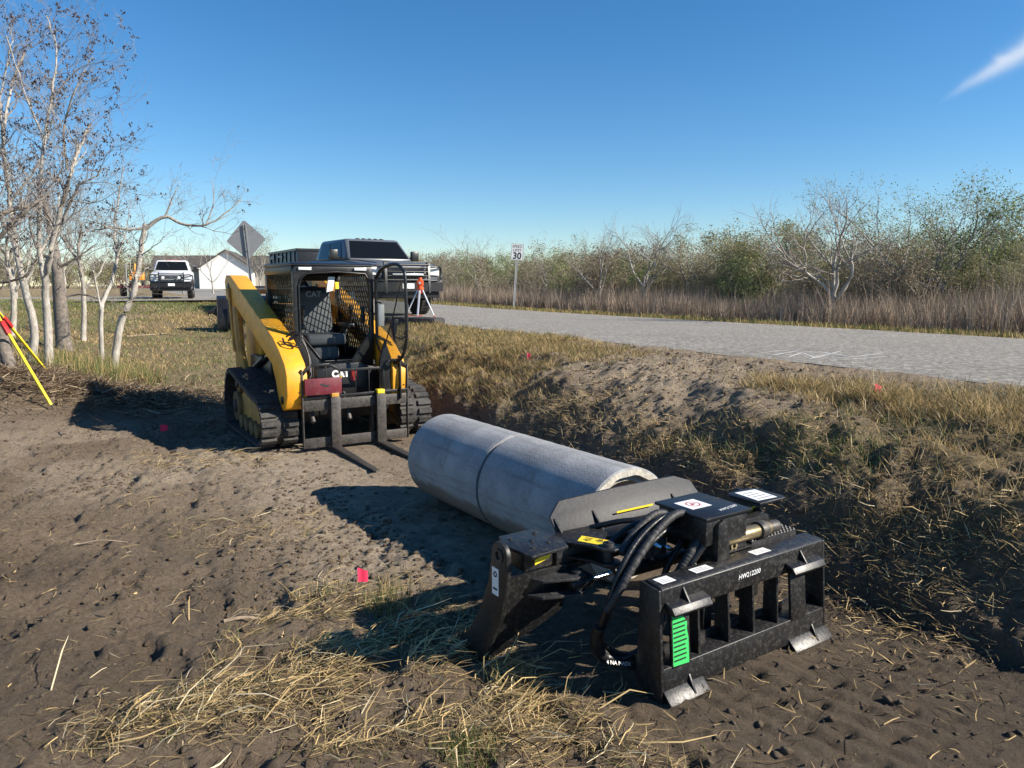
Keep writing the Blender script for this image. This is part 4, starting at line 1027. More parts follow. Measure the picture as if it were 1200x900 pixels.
bt(1165, 19, 3.8, 18, 'greyish twiggy tree with green leaves close to the right edge of the picture', r0=.06, nleaf=3200, lsize=.033, cols=GREENL, fork=5)
bt(1235, 18, 3.5, 19, 'leafy tree cut by the right edge of the picture', r0=.07, nleaf=4000, cols=GREENL, fork=4)
bt(560, 38, 4.0, 20, 'thin bare tree rising just right of the dark grey pickup truck', r0=.05, fork=4)
bt(640, 32, 3.3, 26, 'low bare tree behind the speed limit sign', r0=.05, fork=4, nleaf=900, cols=OLIVE)
bt(1010, 26, 4.7, 27, 'distant bare tree with faint twigs behind the white barked tree', r0=.06, fork=5)
bt(365, 60, 4.9, 28, 'hazy bare tree far behind the bed of the dark grey pickup truck', r0=.08, fork=5)

# far tree line at the left
far = [bush('shrub', 'dull green brush far behind the side road', 'brush far behind the side road', 30, 4.6, 4.5, OLIVE, 8000, 12, .09, r0=.05), bush('shrub', 'brown leafless brush far behind the side road', 'brown brush far behind the side road', 31, 4.2, 4.5, TANL, 5000, 12, .08, r0=.05)]
uf = [False, False]
for i in range(46):
    d = prng.uniform(95, 125); px = -330+i*19.5+prng.uniform(-8, 8)
    if 205 < px < 320 and d < 112: d = 118
    P = und(px, 340, d); k = int(prng.random() < .45); o = far[k] if not uf[k] else dup(far[k]); uf[k] = True; sc = prng.uniform(.7, 1.15)
    place(o, P.x, P.y, prng.uniform(0, 6), sc, z=1.35)
for px, d, H, sd, lb in ((215, 62, 5.0, 40, 'thin bare tree in front of the white house left gable edge'), (250, 60, 4.6, 41, 'slender dark bare tree directly in front of the white gable wall'), (305, 70, 5.2, 42, 'leafing small tree right of the white house behind the diamond sign'), (18, 40, 5.5, 43, 'grey bare tree far behind the left tree clump'), (75, 48, 6, 44, 'bare tree behind the side road left of the white truck')):
    o = baretree('tree', lb, None, sd, H, r0=.07, fork=4, nleaf=2500 if px == 305 else 0, cols=OLIVE); P = und(px, 340, d); place(o, P.x, P.y, 0, z=1.05)

# the clump of pale bare trees at the left
def pxline(pts, d, rng, jit=.25):
    out = []; dd = d
    for i, (x, y) in enumerate(pts):
        out.append(np.array(und(x, y, dd))); dd += rng.normal()*jit*(0.4 if i == 0 else 1)
    return np.array(out)
def limb_tree(label, d, limbs, seed, dens=1.0, pods=900, sub=3, tl=1.0, jit=.22, podc=M['pod'], bark='bark'):
    rng = np.random.default_rng(seed); lines, radii, tips = [], [], []
    b0 = np.array(und(*limbs[0][0][0], d)); b0[2] = gz(b0[0], b0[1])
    root = thing('tree', label, 'tree', tuple(b0))
    for li, (pts, r0, r1) in enumerate(limbs):
        L_ = pxline(pts, d, rng, jit)
        if li == 0: L_[0] = b0-np.array([0, 0, .12])
        else:   # start on the nearest point of an earlier limb
            P0 = min((q for l in lines[:li] for q in l), key=lambda q: np.linalg.norm(q-L_[0])); off = (P0[1]-L_[0][1]); 
            for q_ in range(len(L_)): L_[q_] += np.array([0, off, 0])*(1 if q_ == 0 else .8)
            if np.linalg.norm(P0-L_[0]) < .35: L_[0] = P0
        S_ = np.array([tuple(v) for v in smoothpath([tuple(q) for q in L_], 5)]); S_ += rng.normal(size=S_.shape)*.012*np.linspace(0, 1, len(S_))[:, None]
        lines.append(S_); rr_ = np.linspace(r0*.86, r1*.8, len(S_)); rr_[0] *= 1.25; radii.append(rr_)
    nm = len(lines)
    for li in range(nm):
        S_ = lines[li]; rr = radii[li]; seglen = np.linalg.norm(np.diff(S_, axis=0), axis=1).sum()
        cnt = int(seglen*6.5*dens)
        for i in range(cnt):
            t = rng.uniform(.30 if li == 0 else .12, 1.0)**.8; a = min(int(t*(len(S_)-1)), len(S_)-2); q = S_[a]
            dd = S_[a+1]-S_[a]; dd /= np.linalg.norm(dd); o = np.cross(dd, rv(rng)); o /= np.linalg.norm(o); ang = rng.uniform(.4, 1.05)
            nd = dd*math.cos(ang)+o*math.sin(ang)+np.array([0, 0, .25])
            grow(rng, q, nd, rng.uniform(.35, 1.05)*tl, min(rr[a]*.45, rng.uniform(.006, .017)), sub, lines, radii, tips, up=.2, wig=.45, kids=(2, 4), spread=(.4, .95), shrink=(.45, .75))
    lines = [l-b0 for l in lines]; tips = [t-b0 for t in tips]
    split_tree(root, lines, radii, M[bark], .013, 'trunk', 'crown', M['twig'])
    if pods:
        hi = [t for t in tips if t[2] > 1.6] or tips
        cen = np.array(hi)[rng.integers(0, len(hi), max(8, pods//5))]
        c = np.repeat(cen, 5, 0)+rng.normal(size=(len(cen)*5, 3))*.022; n_ = len(c)
        s_ = rng.uniform(.008, .017, (n_, 1)); ax = np.eye(3)
        V = np.stack([c+ax[0]*s_, c+ax[1]*s_, c-ax[0]*s_, c-ax[1]*s_, c+ax[2]*s_*1.2, c-ax[2]*s_*1.2], 1).reshape(-1, 3)
        base = np.array([(0, 1, 4), (1, 2, 4), (2, 3, 4), (3, 0, 4), (1, 0, 5), (2, 1, 5), (3, 2, 5), (0, 3, 5)])
        F = (np.arange(n_)[:, None, None]*6+base[None]).reshape(-1, 3)
        npmesh('seed_pods', V, F, podc, 3, parent=root)['kind'] = 'stuff'
    return root
limb_tree('stout pale trunk leaning out of the left edge beside the yellow tripod', 10.3, [([(24, 480), (10, 425), (-6, 360), (-22, 290), (-30, 200)], .115, .07), ([(-16, 315), (0, 290), (35, 250), (60, 230)], .05, .02), ([(-22, 285), (0, 256), (30, 243), (46, 240)], .05, .03), ([(-20, 310), (-5, 330), (30, 325), (48, 300)], .03, .012)], 201, .8, 300, bark='barkdark')
limb_tree('tallest pale bare tree with dark seed pods, just right of the stout leaning trunk', 12.0, [([(57, 432), (56, 380), (53, 335), (60, 292), (72, 245), (82, 205), (94, 172), (104, 145)], .085, .018), ([(53, 335), (46, 290), (47, 225), (52, 165), (62, 105), (66, 60), (54, 18)], .05, .010), ([(60, 292), (80, 262), (98, 222), (114, 212), (130, 198)], .035, .010), ([(84, 200), (80, 150), (95, 100), (112, 70)], .025, .008), ([(52, 165), (35, 120), (22, 80), (10, 45)], .022, .008), ([(62, 105), (85, 80), (118, 68)], .014, .005)], 202, .9, 2000, tl=.75)
limb_tree('pale many branched tree at the far left edge, reddish pods in its crown', 12.8, [([(36, 428), (40, 385), (28, 335), (18, 285), (10, 225), (4, 165), (12, 105), (28, 60)], .085, .016), ([(28, 335), (50, 300), (68, 262), (74, 225)], .04, .012), ([(10, 225), (28, 195), (45, 150), (50, 115)], .028, .008), ([(18, 285), (-10, 240), (-25, 180)], .04, .02), ([(4, 165), (-8, 110), (5, 50), (2, 25)], .022, .008)], 203, .9, 1800, tl=.75)
limb_tree('thick dark trunk standing behind the tall pale trees', 15.8, [([(74, 392), (70, 350), (67, 315), (60, 270), (50, 230)], .19, .06), ([(70, 350), (90, 345), (122, 352)], .035, .012), ([(67, 315), (90, 300), (110, 285)], .04, .012), ([(67, 315), (40, 290), (30, 250)], .05, .02)], 204, .8, 300, bark='barkdark')
limb_tree('slim pale tree forking low in the grass tuft', 14.0, [([(118, 412), (119, 365), (130, 332), (137, 300), (134, 272), (138, 235), (145, 195)], .052, .012), ([(119, 365), (112, 325), (110, 300)], .025, .008), ([(137, 300), (148, 270), (152, 240)], .02, .006), ([(134, 272), (115, 262), (98, 258)], .018, .006)], 205, .8, 350, tl=.5)
limb_tree('white crooked tree leaning right with one long limb reaching toward the diamond sign', 14.2, [([(132, 430), (141, 380), (158, 340), (164, 300), (170, 262)], .088, .055), ([(170, 262), (188, 253), (210, 262), (238, 262), (262, 248), (280, 232)], .045, .008), ([(188, 253), (200, 225), (205, 212)], .02, .006), ([(238, 262), (245, 235), (243, 210)], .018, .005), ([(170, 262), (150, 268), (120, 266), (98, 272)], .035, .01), ([(164, 300), (180, 285), (198, 268)], .015, .005)], 206, .75, 40, tl=.62, jit=.12)
limb_tree('bare grey tree behind the tall ones, twigs filling the gap below the pods', 18.5, [([(96, 382), (98, 340), (92, 300), (96, 262)], .08, .03), ([(92, 300), (75, 270), (72, 240)], .04, .012), ([(98, 340), (118, 318), (128, 290)], .04, .01)], 208, .9, 200)
limb_tree('bare grey tree behind the far left tree, half hidden by trunks', 17.5, [([(14, 392), (16, 345), (8, 300), (14, 255)], .09, .03), ([(16, 345), (34, 310), (38, 272)], .04, .012), ([(8, 300), (-12, 270), (-16, 240)], .04, .01)], 209, .8, 200)

# ------------------------------------------------------------------ grass, reeds, straw
def blades(pos, h, w, lean, cols, bend=.35, root=None):
    """pos (n,3), h, w (n), lean (n,2) direction*amount; three-triangle curved blades"""
    n = len(pos); a = RNG.uniform(0, 2*np.pi, n); side = np.stack([np.cos(a), np.sin(a), np.zeros(n)], 1)*w[:, None]/2
    up = np.zeros((n, 3)); L2 = np.linalg.norm(lean, axis=1); up[:, :2] = lean; up[:, 2] = np.sqrt(np.clip(1-L2**2, .02, 1))
    up /= np.linalg.norm(up, axis=1, keepdims=True)
    mid = pos+up*(h*.55)[:, None]; b2 = up.copy(); b2[:, :2] += lean*bend+RNG.normal(size=(n, 2))*.15; b2 /= np.linalg.norm(b2, axis=1, keepdims=True)
    tip = mid+b2*(h*.5)[:, None]
    V = np.stack([pos-side, pos+side, mid+side*.8, mid-side*.8, tip], 1).reshape(-1, 3)
    base = np.array([(0, 1, 2), (0, 2, 3), (3, 2, 4)]); F = (np.arange(n)[:, None, None]*5+base[None]).reshape(-1, 3)
    cc = cols*RNG.uniform(.75, 1.25, (n, 1)); C = np.repeat(cc[:, None], 5, 1); C[:, 0:2] *= 1.0
    return V, F, C.reshape(-1, 3)
def pick(cols, p, n): 
    return np.array(cols)[RNG.choice(len(cols), n, p=np.array(p)/sum(p))]
STRAW = (.60, .435, .20); DRY = (.41, .295, .14); BROWN = (.13, .09, .05); OLV = (.115, .125, .04); GRN = (.085, .135, .035); LGT = (.68, .57, .36); RED = (.20, .12, .08)
def scatter(n, s0, s1, n0, n1, dens, cluster=None):
    s = RNG.uniform(s0, s1, n); q = RNG.uniform(n0, n1, n); k = RNG.random(n) < dens(s, q); s, q = s[k], q[k]
    if cluster:
        m = RNG.integers(0, max(1, len(s)//cluster), len(s)); s = s[m]+RNG.normal(size=len(m))*.02; q = q[m]+RNG.normal(size=len(m))*.02
    z = terrain(s, q); x = -s*SA+q*CA; y = s*CA+q*SA
    return np.stack([x, y, z-.006], 1), s, q
def rl(n, lo, hi):
    a = RNG.uniform(0, 2*np.pi, n); m = RNG.uniform(lo, hi, n); return np.stack([np.cos(a), np.sin(a)], 1)*m[:, None]
def stuff(name, label, parts, mat=None, cat='grass'):
    Vs, Fs, Cs, o = [], [], [], 0
    for V, F, C in parts: Vs.append(V); Fs.append(F+o); Cs.append(C); o += len(V)
    ob = npmesh(name, np.concatenate(Vs), np.concatenate(Fs), mat or M['blade'], 3, np.concatenate(Cs)); return tag(ob, label, cat, kind='stuff')
parts = []
# slope: matted dry grass with green patches
P, s, q = scatter(170000, .2, 11, 3.66, 6.9, lambda s, n: np.clip(grassiness(s, n)*(.35+1.3*np.clip(fbm(s*2.2, n*2.2, 3, 101)+.25, 0, 1)), .03, 1)); n = len(P)
gm = np.clip(sm(fbm(s*.9, q*.9, 3, 103), -.15, .35)*(1-sm(s, 5.5, 8))*(1-.6*sm(q, 5.2, 5.8)), 0, 1)
c = np.where((RNG.random(n) < gm*.55)[:, None], pick([GRN, OLV, (.06, .10, .03), (.12, .17, .06)], [4, 3, 2, 1], n), pick([STRAW, DRY, BROWN, OLV, LGT], [5, 6, 3, 1.2, 1.6], n))
dn = np.stack([np.full(n, CA), np.full(n, SA)], 1)*-.35
parts.append(blades(P, RNG.uniform(.04, .14, n)*(1-.3*sm(s, 5, 9)), RNG.uniform(.0025, .006, n), np.clip(rl(n, .3, .95)+dn, -.97, .97), c))
stuff('slope_grass', 'matted dry and green grass covering the ditch slope under the road', parts)
# crest tussocks near the right flag
parts = []
P, s, q = scatter(30000, 1.0, 5.2, 5.15, 6.3, lambda s, n: np.clip(1.2-((s-3.2)/1.9)**2, 0, 1)*np.exp(-((n-5.7)/.38)**2), 14); n = len(P)
parts.append(blades(P, RNG.uniform(.07, .20, n), RNG.uniform(.0025, .006, n), rl(n, .4, .97), pick([STRAW, DRY, OLV, LGT, BROWN], [4, 4, 2, 1, 3], n)))
P, s, q = scatter(24000, 6.8, 9.6, 4.0, 6.4, lambda s, n: sm(s, 6.6, 8.6)*.9, 12); n = len(P)
parts.append(blades(P, RNG.uniform(.05, .15, n), RNG.uniform(.003, .006, n), rl(n, .4, .97), pick([STRAW, DRY, OLV, GRN, BROWN], [4, 5, 3, 1.5, 4], n)))
P, s, q = scatter(52000, 9.5, 19, 3.4, 6.85, lambda s, n: .85+0*s, 12); n = len(P)
parts.append(blades(P, RNG.uniform(.05, .16, n), RNG.uniform(.004, .008, n), rl(n, .4, .97), pick([STRAW, DRY, OLV, GRN, BROWN], [4, 5, 3, 2, 3.5], n)))
stuff('bank_grass', 'taller tufted dry grass along the crest of the road bank', parts)
# pasture behind, between trees, side road and main road
parts = []
P, s, q = scatter(190000, 10.3, 44, -14, 6.9, lambda s, n: np.clip(grassiness(s, n)*(1.25-.012*s)*(.45+.9*vnoise(s*1.3, n*1.3, 5)), 0, 1)*(1-.8*(n > 3.4)*(s < 19))); n = len(P)
gm = sm(fbm(s*.35, q*.35, 3, 111), -.4, .2)
c = np.where((RNG.random(n) < gm*.85)[:, None], pick([(.12, .175, .055), OLV, (.18, .21, .07)], [4, 3, 3], n), pick([STRAW, DRY, BROWN, OLV], [3, 5, 2.5, 2], n))
parts.append(blades(P, RNG.uniform(.03, .10, n)*(1+.02*s), RNG.uniform(.006, .010, n)*(1+.03*s), rl(n, .4, .95), c))
P, s, q = scatter(9000, 12.6, 15.6, -1.2, 1.2, lambda s, n: np.clip(np.exp(-(((s-14.2)/1.0)**2+((n-.2)/.75)**2)), 0, 1), 10); n = len(P)
parts.append(blades(P, RNG.uniform(.2, .5, n), RNG.uniform(.005, .009, n), rl(n, .0, .5), pick([(.12, .17, .06), GRN, OLV, DRY, STRAW], [3, 3, 4, 4, 2], n)))
stuff('pasture_grass', 'short green and straw coloured grass behind the loader and around the left trees', parts)
# verge and far field
parts = []
P, s, q = scatter(60000, -8, 50, 13.42, 15.6, lambda s, n: np.clip(1-.012*s, .2, 1)+0*n); n = len(P)
parts.append(blades(P, RNG.uniform(.05, .15, n)*(1+.015*np.abs(s)), RNG.uniform(.008, .014, n)*(1+.02*np.abs(s)), rl(n, .1, .8), pick([(.16, .16, .045), (.24, .21, .08), GRN, DRY, STRAW], [3, 4, 2, 3, 2], n)))
stuff('verge_grass', 'low yellowish green grass strip along the far edge of the road', parts)
parts = []
P, s, q = scatter(150000, -9, 62, 14.7, 18.6, lambda s, n: np.clip(1.1-.012*np.abs(s), .25, 1)*(.35+1.0*vnoise(s*.8, n*.8, 8))*sm(n, 14.6, 15.2)*(1-.9*np.exp(-((s-23.6)/.9)**2)*(n < 15.3)), 9); n = len(P)
hh = RNG.uniform(.35, 1.0, n)**1.0*(.7+.7*vnoise(s*.55, q*.55, 9))*(.85+.5*(RNG.random(n) < .08))
parts.append(blades(P, hh, RNG.uniform(.006, .012, n)*(1+.015*np.abs(s)), rl(n, .0, .36), pick([(.33, .25, .185), (.40, .315, .24), (.25, .185, .14), (.48, .40, .31), (.26, .235, .15)], [4, 4, 3, 2, 1.2], n), bend=.5))
stuff('reeds', 'tall reddish brown dry reeds in a belt before the thicket', parts, cat='reeds')
# low brush floor inside the thicket so that no bare ground shows
parts = []
P, s, q = scatter(60000, -9, 66, 18.2, 27, lambda s, n: .6+0*s, 8); n = len(P)
parts.append(blades(P, RNG.uniform(.4, 1.4, n), RNG.uniform(.010, .022, n), rl(n, .0, .5), pick([(.24, .215, .12), (.19, .19, .09), (.30, .245, .165), (.15, .14, .08)], [3, 3, 2, 2], n), bend=.5))
stuff('undergrowth', 'tangled dull undergrowth between the shrubs of the thicket', parts, cat='undergrowth')

# straw litter in the foreground: patches found where the photo shows them
def patch_density(x, y):
    t = 0
    for (px, py, rx, ry, rot, wgt) in PATCH:
        c = unp(px, py, 0.0); u = (x-c.x)*math.cos(rot)+(y-c.y)*math.sin(rot); v = -(x-c.x)*math.sin(rot)+(y-c.y)*math.cos(rot)
        t = t+wgt*np.exp(-((u/rx)**2+(v/ry)**2))
    return t
PATCH = [(430, 735, .50, .34, -.2, 1.0), (360, 790, .42, .24, .1, .9), (520, 780, .48, .26, -.35, 1.0), (610, 840, .46, .22, -.5, .95), (250, 825, .42, .13, .15, .8), (170, 862, .35, .10, .15, .55), (680, 885, .36, .18, -.5, .8), (360, 870, .5, .14, 0, .45), (470, 700, .25, .2, 0, .5), (320, 617, .55, .30, .1, .22), (230, 540, .6, .35, 0, .22), (160, 590, .3, .2, 0, .12)]
def litter(N, hmin, hmax, L0, L1, w0, w1, cols, pr, zpile=.05, base=0.0, flat=.18):
    x = RNG.uniform(-4.2, 1.3, N); y = RNG.uniform(2.1, 9.5, N); d = patch_density(x, y)*(.12+1.5*sm(vnoise(x*5, y*5, 33), .2, .8))+base; k = RNG.random(N) < d
    x, y, d = x[k], y[k], d[k]; n = len(x); s, q = sn(x, y); z = terrain(s, q)+RNG.uniform(0, 1, n)**1.5*zpile*np.clip(d, 0, 1)+.004
    a = RNG.normal(.35, .85, n); L_ = RNG.uniform(L0, L1, n)**1.0; el = RNG.normal(0, flat, n)
    d3 = np.stack([np.cos(a)*np.cos(el), np.sin(a)*np.cos(el), np.abs(np.sin(el))], 1); side = np.stack([-np.sin(a), np.cos(a), RNG.normal(0, .5, n)], 1); side /= np.linalg.norm(side, axis=1, keepdims=True)
    w = RNG.uniform(w0, w1, n)[:, None]; p0 = np.stack([x, y, z], 1); crv = RNG.normal(0, .12, (n, 3)); crv[:, 2] = np.abs(crv[:, 2])*.4
    m = p0+d3*L_[:, None]*.5+crv*L_[:, None]; e = p0+d3*L_[:, None]; e[:, 2] = np.maximum(e[:, 2]-.3*L_*np.abs(np.sin(el)), z)
    V = np.stack([p0-side*w, p0+side*w, m+side*w, m-side*w, e+side*w*.3, e-side*w*.3], 1).reshape(-1, 3)
    base_ = np.array([(0, 1, 2), (0, 2, 3), (3, 2, 4), (3, 4, 5)]); F = (np.arange(n)[:, None, None]*6+base_[None]).reshape(-1, 3)
    C = pick(cols, pr, n)*RNG.uniform(.7, 1.25, (n, 1)); return V, F, np.repeat(C, 6, 0)
stuff('straw_litter', 'golden mown straw strewn over the bare soil in the foreground', [
    litter(150000, 0, 0, .04, .16, .0008, .0022, [STRAW, DRY, BROWN, LGT, OLV], [5, 5, 4, 1.2, 1], .05),
    litter(11000, 0, 0, .12, .34, .0012, .0032, [STRAW, LGT, DRY, BROWN], [5, 2.2, 4, 2.5], .065, .0, .22),
    litter(22000, 0, 0, .03, .12, .0008, .002, [STRAW, DRY, BROWN, LGT], [3, 4, 4, 1], .0, .10, .1)], cat='straw')
parts = []
def px_scatter(N):
    x = RNG.uniform(-4.2, 1.3, N); y = RNG.uniform(2.1, 9.5, N); return x, y
x, y = px_scatter(60000); k = RNG.random(len(x)) < patch_density(x, y)*.5*sm(vnoise(x*3, y*3, 44), .35, .8); x, y = x[k], y[k]
m_ = RNG.integers(0, max(1, len(x)//8), len(x)); x = x[m_]+RNG.normal(size=len(m_))*.015; y = y[m_]+RNG.normal(size=len(m_))*.015; s, q = sn(x, y); n = len(x)
parts.append(blades(np.stack([x, y, terrain(s, q)-.004], 1), RNG.uniform(.03, .12, n), RNG.uniform(.0018, .0038, n), rl(n, .1, .85), pick([(.15, .18, .06), STRAW, DRY, (.10, .14, .04)], [3, 4, 3, 2], n)))
for px, py, cnt, hh_ in ((450, 720, 60, .20), (468, 712, 50, .24), (610, 806, 16, .16), (380, 700, 30, .13), (555, 880, 240, .07), (530, 885, 160, .06)):
    c0 = unp(px, py); x = c0.x+RNG.normal(size=cnt)*.05; y = c0.y+RNG.normal(size=cnt)*.05; s, q = sn(x, y)
    parts.append(blades(np.stack([x, y, terrain(s, q)-.004], 1), RNG.uniform(.6, 1.1, cnt)*hh_, RNG.uniform(.0022, .004, cnt), rl(cnt, .0, .45), pick([(.10, .13, .04), (.14, .19, .06), DRY], [4, 4, 3], cnt)))
stuff('stubble', 'short living grass stubble poking through the foreground straw', parts)
# mulch of sticks and straw around the feet of the left trees
parts = []
def mulch(N, cx, cy, sx, sy, L0, L1, w0, w1, cols, pr, pile):
    x = RNG.normal(cx, sx, N); y = RNG.normal(cy, sy, N); s, q = sn(x, y); z = terrain(s, q)+RNG.uniform(0, pile, N)
    a = RNG.uniform(0, 6.28, N); el = np.abs(RNG.normal(0, .25, N)); L_ = RNG.uniform(L0, L1, N); d3 = np.stack([np.cos(a)*np.cos(el), np.sin(a)*np.cos(el), np.sin(el)], 1)
    sd = np.stack([-np.sin(a), np.cos(a), RNG.normal(0, .5, N)], 1)*RNG.uniform(w0, w1, N)[:, None]; p0 = np.stack([x, y, z], 1); e = p0+d3*L_[:, None]; m = (p0+e)/2+RNG.normal(size=(N, 3))*L_[:, None]*.07
    V = np.stack([p0-sd, p0+sd, m+sd, m-sd, e+sd*.4, e-sd*.4], 1).reshape(-1, 3); F = (np.arange(N)[:, None, None]*6+np.array([(0, 1, 2), (0, 2, 3), (3, 2, 4), (3, 4, 5)])[None]).reshape(-1, 3)
    return V, F, np.repeat(pick(cols, pr, N)*RNG.uniform(.7, 1.3, (N, 1)), 6, 0)
WD = [(.20, .14, .09), (.30, .23, .15), (.11, .075, .05), (.38, .30, .20)]
for cx, cy, sx, sy, N_ in ((-6.6, 10.3, .9, .6, 5000), (-5.6, 11.0, .8, .45, 3000), (-7.6, 12.2, 1.0, .8, 2600)):
    parts.append(mulch(N_, cx, cy, sx, sy, .06, .35, .002, .007, WD, [4, 3, 3, 1.6], .10))
for (px, py) in ((700, 470), (640, 500), (760, 520), (850, 560), (1060, 700), (1120, 660), (980, 620), (900, 520)):
    c0 = unp(px, py); parts.append(mulch(700, c0.x, c0.y, .30, .30, .03, .12, .001, .0026, [STRAW, DRY, BROWN, LGT], [3, 4, 4, .6], .05))
for (px, py) in ((1000, 780), (1100, 800), (1160, 830), (1000, 730), (900, 860), (330, 640), (120, 560), (200, 700), (60, 640), (300, 480), (230, 510)):
    c0 = unp(px, py); parts.append(mulch(110, c0.x, c0.y, .35, .35, .02, .10, .001, .0028, [STRAW, DRY, BROWN, (.12, .08, .05)], [2, 4, 5, 4], .01))
stuff('brush_debris', 'broken twigs, chips and torn grass heaped at the tree feet and on the slope', parts, cat='debris')

# clods of soil
def clods(N, fn, s0, s1):
    s = RNG.uniform(.5, 11, N); q = RNG.uniform(-3.5, 6.6, N); k = RNG.random(N) < fn(s, q); s, q = s[k], q[k]; n = len(s)
    c = np.stack([-s*SA+q*CA, s*CA+q*SA, terrain(s, q)], 1); r = (s0+(s1-s0)*RNG.random(n)**5)[:, None]
    base = np.array([(-1, -1, -1), (1, -1, -1), (1, 1, -1), (-1, 1, -1), (-1, -1, 1), (1, -1, 1), (1, 1, 1), (-1, 1, 1), (0, 0, 1.5), (0, 0, -1.5), (1.5, 0, 0), (-1.5, 0, 0), (0, 1.5, 0), (0, -1.5, 0)])*.62
    fq = [(4, 5, 8), (5, 6, 8), (6, 7, 8), (7, 4, 8), (1, 0, 9), (2, 1, 9), (3, 2, 9), (0, 3, 9), (1, 2, 10), (2, 6, 10), (6, 5, 10), (5, 1, 10), (0, 4, 11), (4, 7, 11), (7, 3, 11), (3, 0, 11), (2, 3, 12), (3, 7, 12), (7, 6, 12), (6, 2, 12), (0, 1, 13), (1, 5, 13), (5, 4, 13), (4, 0, 13)]
    V = base[None]*r[:, None]*RNG.uniform(.45, 1.3, (n, 14, 3))*np.array([1, 1, .7]); V = (V+c[:, None]).reshape(-1, 3)
    F = (np.arange(n)[:, None, None]*14+np.array(fq)[None]).reshape(-1, 3)
    col = pick([(.21, .165, .12), (.15, .115, .083), (.27, .22, .165), (.10, .078, .056)], [4, 3, 2, 2], n); return V, F, np.repeat(col*0+.5, 14, 0)
m_, nt_, b_ = newmat('clod_soil'); an = N(nt_, 'ShaderNodeAttribute', attribute_name='tint'); nt_.links.new(an.outputs['Color'], b_.inputs['Base Color']); b_.inputs['Roughness'].default_value = .95; b_.inputs['Specular IOR Level'].default_value = .2
stuff('soil_clods', 'loose lumps and crumbs of soil scattered on the trampled ground', [clods(110000, lambda s, q: np.where(q < 1.9, .20+.8*sm(fbm(s*1.1, q*1.1, 3, 121), -.05, .4), np.where(q < 3.5, .15, .5*(1-grassiness(s, q)))), .004, .026)], M['soil'], 'soil clods')

# single sticks
for i, (p0, p1, r, lb) in enumerate((((262, 728), (312, 716), .011, 'short dead stick lying left of the near pink flag'), ((148, 396), (195, 392), .03, 'pale fallen branch lying in the grass behind the loader'), ((88, 643), (150, 638), .006, 'thin twig on the bare soil at mid left'), ((60, 470), (110, 448), .03, 'dead branch leaning into the mulch right of the stout trunk'))):
    a_, b_2 = unp(*p0), unp(*p1); mm_ = a_.lerp(b_2, .5)+Vector((0, 0, .03)); t = thing('stick', lb, 'stick', tuple(a_))
    MB().tube(smoothpath([(0, 0, r), tuple(mm_-a_), tuple(b_2-a_+Vector((0, 0, r)))], 4), [r*(1-.05*k) for k in range(9)], 7).build('bark', M['wood'], t)

# ------------------------------------------------------------------ flags
for px, py, hh, rz, lb, wgt in ((415, 700, .16, .3, 'pink survey flag standing in the foreground straw', 1.0), (184, 516, .15, 1.0, 'pink survey flag on the bare soil left of the loader', 1.25), (1022, 466, .12, .2, 'pink survey flag on the grassy crest beside the road at right', 1.0), (616, 426, .10, .1, 'tiny pink survey flag on the bank beyond the concrete pipes', .7)):
    P = unp(px, py); t = thing('survey_flag', lb, 'survey flag', tuple(P), rz, 'pink survey flags')
    tl_ = .25 if wgt > 1.1 else .12
    MB().tube([(0, 0, -.05), (.02*tl_, 0, hh*.5), (tl_*.2, 0, hh)], .0016, 6).build('wire', M['galv'], t)
    nx_ = 6; vs = []
    for i in range(nx_+1):
        for j in range(2):
            u = i/nx_*.075*wgt; v = hh-.002-j*.085*(1-.25*i/nx_)-u*(.35 if wgt <= 1.1 else .2); vs.append((tl_*.2+(u if wgt > 1.1 else u*.75), .003*math.sin(i*1.0)+.001, v))
    MB().add(vs, [(i*2, i*2+1, i*2+3, i*2+2) for i in range(nx_)]).build('flag', M['pink'], t, smooth=2.)

# ------------------------------------------------------------------ signs
P = und(602, 361, 27.6); s_, n_ = sn(P.x, P.y); zb = gz0(P.x, P.y)
t = thing('speed_limit_sign', 'white rectangular speed limit sign reading 30 on a metal post beyond the road', 'road sign', (P.x, P.y, zb), R(-2)); t.rotation_euler = (0, R(3.5), R(4)); t.scale = (.76, 1, .80)
MB().prism([(-.045, -.02), (-.012, .02), (.012, .02), (.045, -.02), (.02, -.02), (.008, .008), (-.008, .008), (-.02, -.02)], 'xy', -.1, 2.95).build('post', M['postgalv'], t)
sg = MB().prism([(-.30, 2.28), (.30, 2.28), (.30, 3.04), (-.30, 3.04)], 'xz', -.032, -.026).build('sign_panel', M['white'], t)
bd = MB()
for a_ in ((-.285, -.275, 2.30, 3.02), (.275, .285, 2.30, 3.02)): bd.box(a_[0], a_[1], -.0335, -.0325, a_[2], a_[3])
for z in (2.295, 3.015): bd.box(-.285, .285, -.0335, -.0325, z, z+.01)
bd.build('border', M['ink'], sg)
for txt, sz, z in (('SPEED', .175, 2.90), ('LIMIT', .175, 2.73), ('30', .42, 2.47)):
    textmesh(txt, sz, M['ink'], 'lettering', sg, frame_mtx((0, -.0335, z), (1, 0, 0), (0, 0, 1)), .0006, bold=.0 if txt != '30' else .012)
base = und(299, 352, 20.5); topp = und(286, 263, 20.3); zb = gz0(base.x, base.y); base.z = zb
ax = (topp-base); H_ = ax.length; ax.normalize()
t = thing('warning_sign', 'diamond shaped road sign seen from its bare grey back on a leaning post', 'road sign', tuple(base)); zax = Vector((0, 0, 1)); t.rotation_mode = 'QUATERNION'; t.rotation_quaternion = zax.rotation_difference(ax) @ Matrix.Rotation(R(8), 4, 'Z').to_quaternion()
